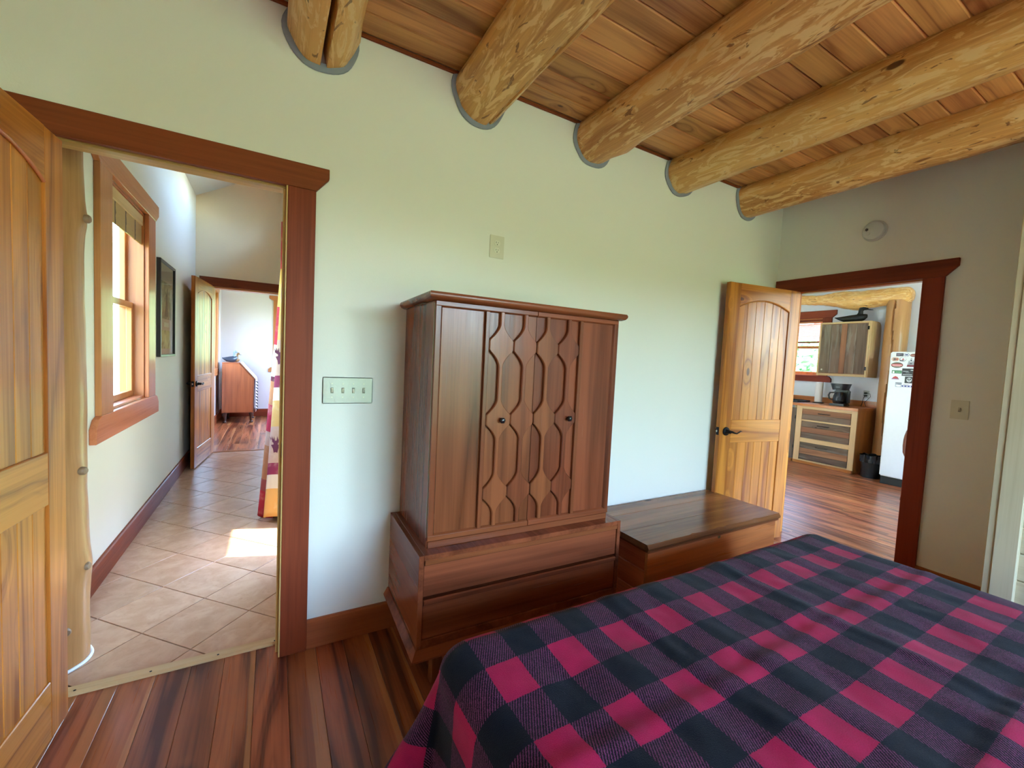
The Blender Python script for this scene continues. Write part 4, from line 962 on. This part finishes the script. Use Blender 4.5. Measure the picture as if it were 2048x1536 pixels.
decoy('duck_decoy', 'glossy dark blue duck decoy on the writing desk', (-.672, 9.2, 1.0865), R(20), .24, DB, plain('grey_blue', (120, 128, 150), .25), DBL, 1.7, 1.6)
decoy('duck_decoy', 'thin necked tan shorebird decoy on the writing desk', (-.63, 9.50, 1.0865), R(5), .19, DBR, DBR, plain('dark_bill', (60, 40, 30), .5), 1.7)

# ================================================================== KITCHEN
BW, FZm, FYm = wood('barn', 'y'), wood('frame', 'z'), wood('frame', 'y')
kc = thing('kitchen_cabinet', 'base cabinet with three weathered barn wood drawers under the coffee maker', 'cabinet', (7.12, 2.71, 0))
MB().box(.02, .64, 0, .02, .0, .889).build('side_panel', wood('oak', 'z'), kc, .002)
bx(.02, .64, .80, .82, 0, .889).build('partition', FZm, kc)
bx(.06, .075, .02, 1.6, 0, .045).build('toe_board', wood('oak', 'y'), kc)
bx(.02, .06, .0, 1.6, .0, .045).build('toe_rail', wood('oak', 'y'), kc, .002)
bx(0, .02, 0, .068, .046, .889).build('face_stile', FZm, kc, .001); bx(0, .02, .705, .785, .046, .889).build('face_stile', FZm, kc, .001)
for z0, z1 in ((.046, .066), (.335, .401), (.660, .684), (.848, .889)): bx(0, .02, .068, .705, z0, z1).build('face_rail', FYm, kc, .001)
for z0, z1, nb in ((.068, .333, 3), (.403, .658, 3), (.686, .846, 2)):
    dw = bx(.004, .02, .072, .701, z0, z1).build('drawer', wood('barn', 'y'), kc)
    hh_ = (z1 - z0) / nb
    for k in range(nb): bx(-.003, .004, .073, .700, z0 + k * hh_ + .001, z0 + (k + 1) * hh_ - .001).build('drawer_board', BW if k != 1 else wood('barnr', 'y'), dw, .0015)
    zm_ = z1 - .045 if nb == 3 else (z0 + z1) / 2 + .03
    MB().tube([(-.003, .325, zm_), (-.028, .328, zm_), (-.030, .40, zm_), (-.028, .472, zm_), (-.003, .475, zm_)], [.005, .006, .0065, .006, .005], 8).build('pull', plain('pewter', (96, 90, 88), .25, .9), dw, smooth=60)
kd = bx(0, .02, .792, 1.30, .06, .85).build('door', wood('barn', 'z'), kc, .002)
for z in (.22, .68): bx(-.004, .0, .790, .802, z, z + .05).build('hinge', BLK, kd)
ct_ = thing('countertop', 'oiled wooden countertop holding the coffee maker', 'countertop', (7.10, 2.70, .89))
bx(0, .68, 0, 1.75, 0, .04).build('slab', wood('oak', 'y'), ct_, .004, 2)
bx(.655, .68, .005, 1.75, .0401, .128).build('backsplash', wood('oak', 'y'), ct_, .003)
# wall cabinet
uc = thing('wall_cabinet', 'wall cabinet with weathered barn wood door panels and live edge side', 'cabinet', (7.45, 2.775, 1.372))
MB().box(.0, .33, 0.62, .64, 0, .815).box(.02, .33, .02, .62, 0, .02).box(.02, .33, .02, .62, .795, .815).box(.31, .33, .02, .62, .02, .795).build('carcass', FYm, uc, .001)
sidepoly = [(.0, .0), (.31, .0), (.322, .10), (.315, .3), (.326, .5), (.318, .70), (.30, .77), (.26, .808), (.20, .815), (0, .815)]
MB().prism([(a, b) for a, b in sidepoly], 'y', -.012, .02).build('live_edge_side', wood('frame', 'z'), uc, .003)
for p_ in ((-.012, 0, .0, .024, .0, .815), (-.012, 0, .616, .64, .0, .815), (-.012, 0, .024, .616, .0, .035), (-.012, 0, .024, .616, .79, .815)): bx(*p_).build('face_rail', FYm if p_[3] - p_[2] > .1 else FZm, uc, .001)
ud = bx(-.010, .0, .026, .614, .037, .788).build('door', wood('barnr', 'z'), uc)
for a, b in ((.030, .275), (.350, .61)):
    bx(-.018, -.010, a, (a + b) / 2 - .001, .045, .780).build('door_panel', wood('barn', 'z'), ud, .001); bx(-.018, -.010, (a + b) / 2 + .001, b, .045, .780).build('door_panel', wood('barn', 'z'), ud, .001)
bx(-.020, -.010, .277, .348, .04, .785).build('door_stile', wood('barnr', 'z'), ud, .002)
MB().lathe([(.0, -.036), (.010, -.034), (.014, -.026), (.008, -.019), (.008, -.017)], (0, .565, .092), 'x', 14, caps=False).build('knob', plain('antler_knob', (212, 200, 176), .4), ud, smooth=50)
for z in (.10, .69): bx(-.016, -.008, .008, .028, z, z + .05).build('hinge', BLK, uc)
decoy('duck_decoy', 'black duck decoy on top of the kitchen wall cabinet', (7.58, 3.075, 2.187), R(-84), .40, DBL, DBL, DBL, .62)
# coffee maker
cf = thing('coffee_maker', 'black drip coffee maker on the wooden countertop', 'coffee maker', (7.40, 3.05, .9305))
BP = plain('black_plastic', (18, 18, 20), .3)
bx(-.11, .10, -.10, .10, 0, .03).build('base', BP, cf, .012, 2)
bx(.02, .10, -.095, .095, .03, .24).build('tower', BP, cf, .015, 2)
def cfh(u, v):
    z = .235 + .095 * v; w_ = .085 + .030 * v; a = 2 * math.pi * u
    q = (abs(math.cos(a)) ** 4 + abs(math.sin(a)) ** 4) ** -.25
    return (-.005 + .105 * math.cos(a) * q * (.9 + .1 * v), w_ * math.sin(a) * q, z)
m = MB().grid(cfh, 32, 6, wrap=True); m.f += [tuple(range(31, -1, -1)), tuple(6 * 32 + k for k in range(32))]; m.build('brew_head', BP, cf, smooth=40)
bx(-.112, -.108, -.03, .02, .275, .281).build('name_badge', plain('badge', (150, 150, 150), .4), cf)
def gl():
    t = NT('carafe_glass'); t.b.inputs['Base Color'].default_value = (.02, .02, .022, 1); t.b.inputs['Roughness'].default_value = .04; t.b.inputs['Transmission Weight'].default_value = .5; t.b.inputs['IOR'].default_value = 1.45; return t.m
ca = MB().lathe([(.0, .034), (.062, .034), (.072, .06), (.074, .10), (.066, .15), (.052, .19), (.050, .205), (.0, .208)], (-.045, 0, 0), 'z', 28, caps=False).build('carafe', gl(), cf, smooth=40)
MB().tube([(-.05, .055, .195), (-.06, .11, .19), (-.065, .125, .15), (-.06, .115, .10), (-.055, .075, .075)], [.010, .012, .012, .011, .008], 10).build('handle', BP, ca, smooth=60)
# paper towel
pt = thing('paper_towel', 'white paper towel roll standing on the counter', 'paper towel', (7.55, 3.405, .9305))
MB().lathe([(.0, 0), (.075, 0), (.075, .012), (.01, .016)], (0, 0, 0), 'z', 24, caps=False).build('stand', BP, pt, smooth=40)
MB().lathe([(.012, .018), (.050, .018), (.051, .025), (.051, .33), (.050, .335), (.012, .335)], (0, 0, 0), 'z', 28, caps=False).build('roll', plain('paper', (226, 216, 212), .9, var=.02, sc=90, bump=.2), pt, smooth=40)
# flat black tray at the left of the counter
ty = thing('tray', 'flat black tray with a raised end on the counter by the towel roll', 'tray', (7.36, 3.86, .9305))
TM = plain('blue_black', (16, 17, 26), .2)
MB().box(-.20, .20, -.34, .30, 0, .012).box(-.20, -.185, -.34, .30, .012, .03).box(.185, .20, -.34, .30, .012, .03).box(-.185, .185, -.34, -.325, .012, .03).box(-.185, .185, .285, .30, .012, .03).build('pan', TM, ty, .003)
MB().tube([(.1, .02, .012), (.1, .02, .11), (.1, .06, .12)], [.03, .03, .02], 10).build('grip', BP, ty, smooth=50)
# kitchen socket with plugs
ko = thing('wall_outlet', 'kitchen socket with two black plugs above the counter', 'outlet', (KX, 2.875, 1.115), R(-90))
plate(.075, .115).build('plate', plain('grey_plate', (176, 174, 172), .4), ko, .002)
for z in (.022, -.018): bx(-.018, .016, -.036, -.006, z - .010, z + .010).build('plug', BLK, ko, .003)
MB().tube([(.015, -.03, .022), (.055, -.03, .015), (.062, -.03, -.03), (.03, -.03, -.075), (.0, -.04, -.12), (.03, -.06, -.176)], .0035, 6).tube([(-.005, -.03, -.02), (-.02, -.032, -.06), (-.026, -.04, -.13), (-.022, -.08, -.180)], .0035, 6).build('cord', BLK, ko)
# log post and beam
kp = thing('log_post', 'split log post behind the refrigerator', 'log post', (7.632, 2.547, 0))
def kpf(u, v):
    t = 2 * math.pi * u; z = 2.47 * v; rr = .132 + .008 * noise.noise(Vector((math.cos(t), math.sin(t), z * 2 + 40)))
    q = abs((t - 3.2 - .1 * math.sin(z * 5) + math.pi) % (2 * math.pi) - math.pi)
    if q < .07: rr -= .03
    return (math.cos(t) * rr, math.sin(t) * rr, z)
MB().grid(kpf, 90, 40, wrap=True).build('log', wood('post', 'z'), kp, smooth=50)
kb = thing('log_beam', 'gnarled log beam resting on the kitchen log post', 'log beam', (7.63, 2.40, 2.53))
def kbf(u, v):
    t = 2 * math.pi * u; y = 1.5 * v; rr = .125 + .012 * noise.noise(Vector((math.cos(t) * 1.2, y * 4, math.sin(t) * 1.2 + 9)))
    rr += .035 * math.exp(-((y - .62) / .16) ** 2) * max(0, -math.sin(t)) - .05 * min(1, max(0, (y - .8) / .3)); rr += .010 * noise.noise(Vector((math.cos(t) * 4, y * 14, math.sin(t) * 4)))
    rr *= min(1, .55 + .45 * math.sqrt(min(1, y / .06)))
    return (math.cos(t) * rr, y, math.sin(t) * rr + .08 * max(0, y - .6))
m = MB().grid(kbf, 48, 60, wrap=True); m.f += [tuple(range(47, -1, -1))]; m.build('log', wood('log', 'y'), kb, smooth=50)
# kitchen blind
bl = thing('window_blind', 'wooden slat blind half lowered in the kitchen window', 'blind', (KX - .001, 3.915, 2.30), R(-90))
SL = plain('orange_slat', (206, 118, 70), .45)
bx(-.365, .365, .012, .05, -.05, -.018).build('head_rail', wood('trim', 'x'), bl, .002)
slm = MB().prism([(-.014, -.004), (.014, .003), (.014, .0045), (-.014, -.0025)], 'x', -.362, .362).mesh('slat', SL)
for k in range(13): link('slat', slm, bl, (0, .032, -.068 - .024 * k))
bx(-.362, .362, .020, .044, -.40, -.375).build('bottom_rail', wood('trim', 'x'), bl, .002)
for x in (-.2, .2): MB().tube([(x, .030, -.05), (x, .030, -.39)], .0012, 5).build('cord', IVD, bl)
# refrigerator
fr_ = thing('refrigerator', 'white refrigerator covered in magnets beyond the kitchen doorway', 'refrigerator', (6.93, 1.62, 0))
WH = plain('white_enamel', (222, 222, 220), .32, var=.01)
bx(.04, .74, .0, .728, .10, 1.715).build('body', WH, fr_, .006, 2)
bx(0, .045, .0, .728, .105, 1.718).build('door', WH, fr_, .012, 3)
bx(.03, .72, .01, .72, .0, .10).build('kick_base', plain('black_base', (14, 14, 15), .5), fr_, .004)
bx(-.045, -.02, .03, .055, .7, 1.35).build('handle', GW, fr_, .006, 2)
def magnet(label, y0, y1, z0, z1, shape, col, marks=()):
    g = thing('fridge_magnet', label, 'magnet', (6.9295, (y0 + y1) / 2, (z0 + z1) / 2), R(-90), 'magnets on the refrigerator door')
    w_, h_ = abs(y1 - y0), abs(z1 - z0)
    def shp(w, h, sh, cx=0, cz=0):
        if sh == 'r': return [(cx - w / 2, cz - h / 2), (cx + w / 2, cz - h / 2), (cx + w / 2, cz + h / 2), (cx - w / 2, cz + h / 2)]
        if sh == 't': return [(cx - w / 2, cz - h / 2), (cx + w / 2, cz - h / 2), (cx + w * .3, cz + h * .15), (cx, cz + h / 2), (cx - w * .3, cz + h * .15)]
        return [(cx + w / 2 * math.cos(2 * math.pi * k / 24), cz + h / 2 * math.sin(2 * math.pi * k / 24)) for k in range(24)]
    MB().prism(shp(w_, h_, shape), 'y', -.002, 0).build('plate', plain('mag_%d_%d_%d' % col, col, .4, var=.0), g)
    for i, (cx_, cz_, mw, mh, sh, mc) in enumerate(marks):
        MB().prism(shp(mw * w_, mh * h_, sh, cx_ * w_, cz_ * h_), 'y', -.0024 - .0002 * i, -.0018).build('print', plain('mag_%d_%d_%d' % mc, mc, .4, var=.0), g)
WHT, BK, RD, NV, GN, GY, OR = (230, 230, 228), (18, 18, 20), (178, 40, 44), (44, 46, 110), (40, 112, 66), (120, 118, 122), (196, 110, 60)
magnet('dark rectangular magnet at the top of the refrigerator', 2.288, 2.217, 1.701, 1.661, 'r', (50, 44, 56), [(-.1, 0, .6, .5, 'r', (110, 100, 112)), (.1, -.1, .2, .3, 'e', BK)])
magnet('white round magnet with a navy rim', 2.214, 2.160, 1.703, 1.657, 'e', NV, [(0, 0, .84, .84, 'e', WHT), (0, 0, .56, .36, 'r', NV)])
magnet('brown red oval magnet at the top right', 2.153, 2.090, 1.694, 1.656, 'e', (110, 50, 40), [(0, 0, .8, .28, 'r', (196, 130, 116))])
magnet('round magnet with an orange rim and dark figure', 2.330, 2.258, 1.648, 1.598, 'e', OR, [(0, 0, .82, .82, 'e', (226, 208, 186)), (-.1, 0, .35, .6, 'r', (90, 66, 60)), (.22, 0, .3, .5, 'r', (150, 70, 50))])
magnet('round white magnet with a red figure', 2.252, 2.186, 1.650, 1.596, 'e', GY, [(.04, .05, .86, .8, 'e', WHT), (.05, .05, .4, .4, 't', (180, 80, 90)), (-.15, -.32, .6, .25, 'r', (70, 70, 76))])
magnet('large striped red and green oval magnet', 2.330, 2.211, 1.584, 1.513, 'e', (74, 70, 44), [(0, 0, .98, .52, 'e', RD), (0, .0, .8, .13, 'r', (240, 200, 196)), (0, -.22, .6, .08, 'r', (230, 190, 180))])
magnet('grey crest magnet with a red ribbon', 2.176, 2.098, 1.645, 1.529, 't', (150, 150, 152), [(0, .2, .44, .32, 'e', (216, 216, 216)), (0, .2, .2, .2, 'e', BK), (0, -.12, .4, .12, 't', BK), (0, -.38, .9, .2, 'r', (120, 20, 36))])
magnet('green rectangular magnet with a white emblem', 2.316, 2.218, 1.481, 1.442, 'r', GN, [(.15, -.05, .5, .2, 'r', (140, 190, 150)), (-.32, -.1, .22, .7, 'e', WHT)])
magnet('large black magnet with white lettering and antler', 2.215, 2.095, 1.509, 1.414, 'r', BK, [(-.2, .12, .45, .08, 'r', (180, 180, 180)), (-.05, -.08, .3, .06, 'r', (150, 150, 150)), (-.05, -.32, .75, .1, 'r', (170, 170, 170)), (.3, .28, .28, .1, 't', WHT)])
magnet('small red roof shaped magnet', 2.312, 2.238, 1.409, 1.367, 't', RD, [(0, -.36, 1.0, .2, 'r', (110, 90, 130))])
magnet('black square magnet with a pale face mark', 2.181, 2.097, 1.407, 1.325, 'r', BK, [(0, 0, .6, .7, 'e', (190, 190, 190)), (-.12, .1, .2, .22, 'e', BK), (.12, .1, .2, .22, 'e', BK), (0, -.12, .24, .1, 'e', BK)])
magnet('grey and white magnet low on the left', 2.270, 2.206, 1.329, 1.271, 'r', (168, 172, 178), [(0, .36, .9, .14, 'r', (80, 80, 90)), (0, -.2, .8, .4, 'e', WHT), (.1, .1, .5, .12, 'r', (90, 100, 120))])
magnet('white and blue strip magnet', 2.204, 2.101, 1.315, 1.275, 'r', WHT, [(0, -.22, 1.0, .5, 'r', (58, 66, 140)), (-.3, -.22, .12, .3, 'e', WHT), (0, -.22, .12, .3, 'e', WHT), (.3, -.22, .12, .3, 'e', WHT), (-.1, .26, .5, .12, 'r', (90, 90, 110))])
# bin bag beside the refrigerator
tb = thing('waste_bin', 'black lined waste bin between cabinet and refrigerator', 'waste bin', (7.20, 2.53, 0))
MB().lathe([(.0, 0), (.105, 0), (.120, .28), (.112, .285)], (0, 0, 0), 'z', 24, caps=False).build('bin', BP, tb, smooth=40)
def bag(u, v):
    a = 2 * math.pi * u; r = .128 + .010 * math.sin(9 * a) * v + .006 * math.sin(17 * a)
    return (r * math.cos(a), r * math.sin(a), .21 + .10 * v + .008 * math.sin(7 * a) * v)
MB().grid(bag, 60, 5, wrap=True).build('liner', plain('bin_liner', (16, 16, 18), .25), tb, smooth=60)
# windsor chair
cr = thing('windsor_chair', 'brown bow back wooden chair in front of the refrigerator', 'chair', (6.22, 1.70, 0), R(0))
CHM = plain('chair_brown', (112, 60, 36), .3, coat=.3); SPM_LIT = wood('frame', 'z')  # pale spindle wood stands for the sunlight on the spindles
def seatf(u, v):
    a = 2 * math.pi * u; q = (abs(math.cos(a)) ** 3 + abs(math.sin(a)) ** 3) ** (-1 / 3); r = v
    return (.20 + .20 * math.cos(a) * q * r, .205 * math.sin(a) * q * r, .455 - .012 * (1 - r * r))
sm_ = MB().grid(seatf, 32, 6, wrap=True).build('seat', CHM, cr, smooth=60); s_ = sm_.modifiers.new('thickness', 'SOLIDIFY'); s_.thickness = .035
for sx, sy in ((.06, .14), (.06, -.14), (.34, .15), (.34, -.15)):
    ox_, oy_ = (-.05 if sx < .2 else .05), (.05 if sy > 0 else -.05)
    MB().tube([(sx + ox_, sy + oy_, 0), (sx + ox_ * .6, sy + oy_ * .6, .17), (sx + ox_ * .3, sy + oy_ * .3, .30), (sx, sy, .43)], [.012, .020, .017, .013], 10).build('leg', CHM, cr, smooth=60)
for sy in (.175, -.175): MB().tube([(.03, sy, .16), (.20, sy, .17), (.37, sy, .16)], [.008, .013, .008], 8).build('stretcher', CHM, cr, smooth=60)
MB().tube([(.20, -.175, .17), (.20, 0, .17), (.20, .175, .17)], [.008, .013, .008], 8).build('stretcher', CHM, cr, smooth=60)
bow = []
for k in range(25):
    a = math.pi * k / 24; w_ = .195 + .055 * math.sin(a) ** .7 if 0 < k < 24 else .165
    zz = .44 + .50 * math.sin(a) ** .75 if 0 < k < 24 else .44
    bow.append((.03 - .10 * (zz - .44), -w_ * math.cos(a), zz))
MB().tube(bow, .014, 8).build('bow', CHM, cr, smooth=60)
for k in range(7):
    y = -.12 + .04 * k; zt_ = .90 - 2.2 * y * y
    MB().tube([(.04, y * .9, .44), (.015, y * 1.15, .62), (-.015, y * 1.3, zt_ + .015)], [.006, .009, .005], 8).build('spindle', SPM_LIT, cr, smooth=60)
# outside the kitchen window
bn = thing('barn', 'red barn wall seen through the kitchen blind', 'barn', (24, 12.5, -.35))
bx(0, 8, -7, 3.2, 3.0, 6.8).build('upper_wall', plain('barn_red', (168, 62, 44), .8), bn)
bx(0, 8, -7, 3.2, 0, 3.0).build('lower_wall', plain('barn_stone', (170, 168, 160), .8), bn)
MB().prism([(-7.5, 6.8), (3.7, 6.8), (-1.9, 10)], 'x', -.3, 8.3).build('roof', plain('barn_roof', (90, 92, 96), .6), bn)
bx(-.06, .0, -1.2, .4, 4.3, 5.8).build('window', plain('barn_glass', (70, 80, 90), .1), bn)
def tree(label, loc, h, r, seed):
    t_ = thing('tree', label, 'tree', loc, 0, 'trees outside the kitchen window')
    MB().tube([(0, 0, 0), (.05, 0, h * .3), (0, .05, h * .6)], [.16, .12, .05], 8).build('trunk', plain('bark', (84, 66, 50), .9), t_)
    rng = random.Random(seed); m = MB(); nn = 900
    for k in range(nn):
        a = rng.uniform(0, 2 * math.pi); zz = rng.random() ** .8; rr = r * (1 - zz) ** .6 * (.5 + .5 * rng.random())
        c = Vector((rr * math.cos(a), rr * math.sin(a), h * (.22 + .78 * zz))); s = rng.uniform(.12, .26)
        d1 = Vector((rng.uniform(-1, 1), rng.uniform(-1, 1), rng.uniform(-1, 1))).normalized(); d2 = d1.cross(Vector((.3, .8, .5))).normalized()
        m.add([c - d1 * s, c + d2 * s * .6, c + d1 * s, c - d2 * s * .6], [(0, 1, 2, 3)])
    lv = m.build('foliage', plain('leaf_green', (150, 190, 120), .8, var=.1, sc=2), t_); lv['kind'] = 'stuff'
tree('leafy tree outside the kitchen window', (14.5, 6.95, -.35), 2.75, 1.2, 1)
tree('pale green tree farther behind the kitchen window', (18.0, 8.7, -.35), 2.9, 1.5, 2)
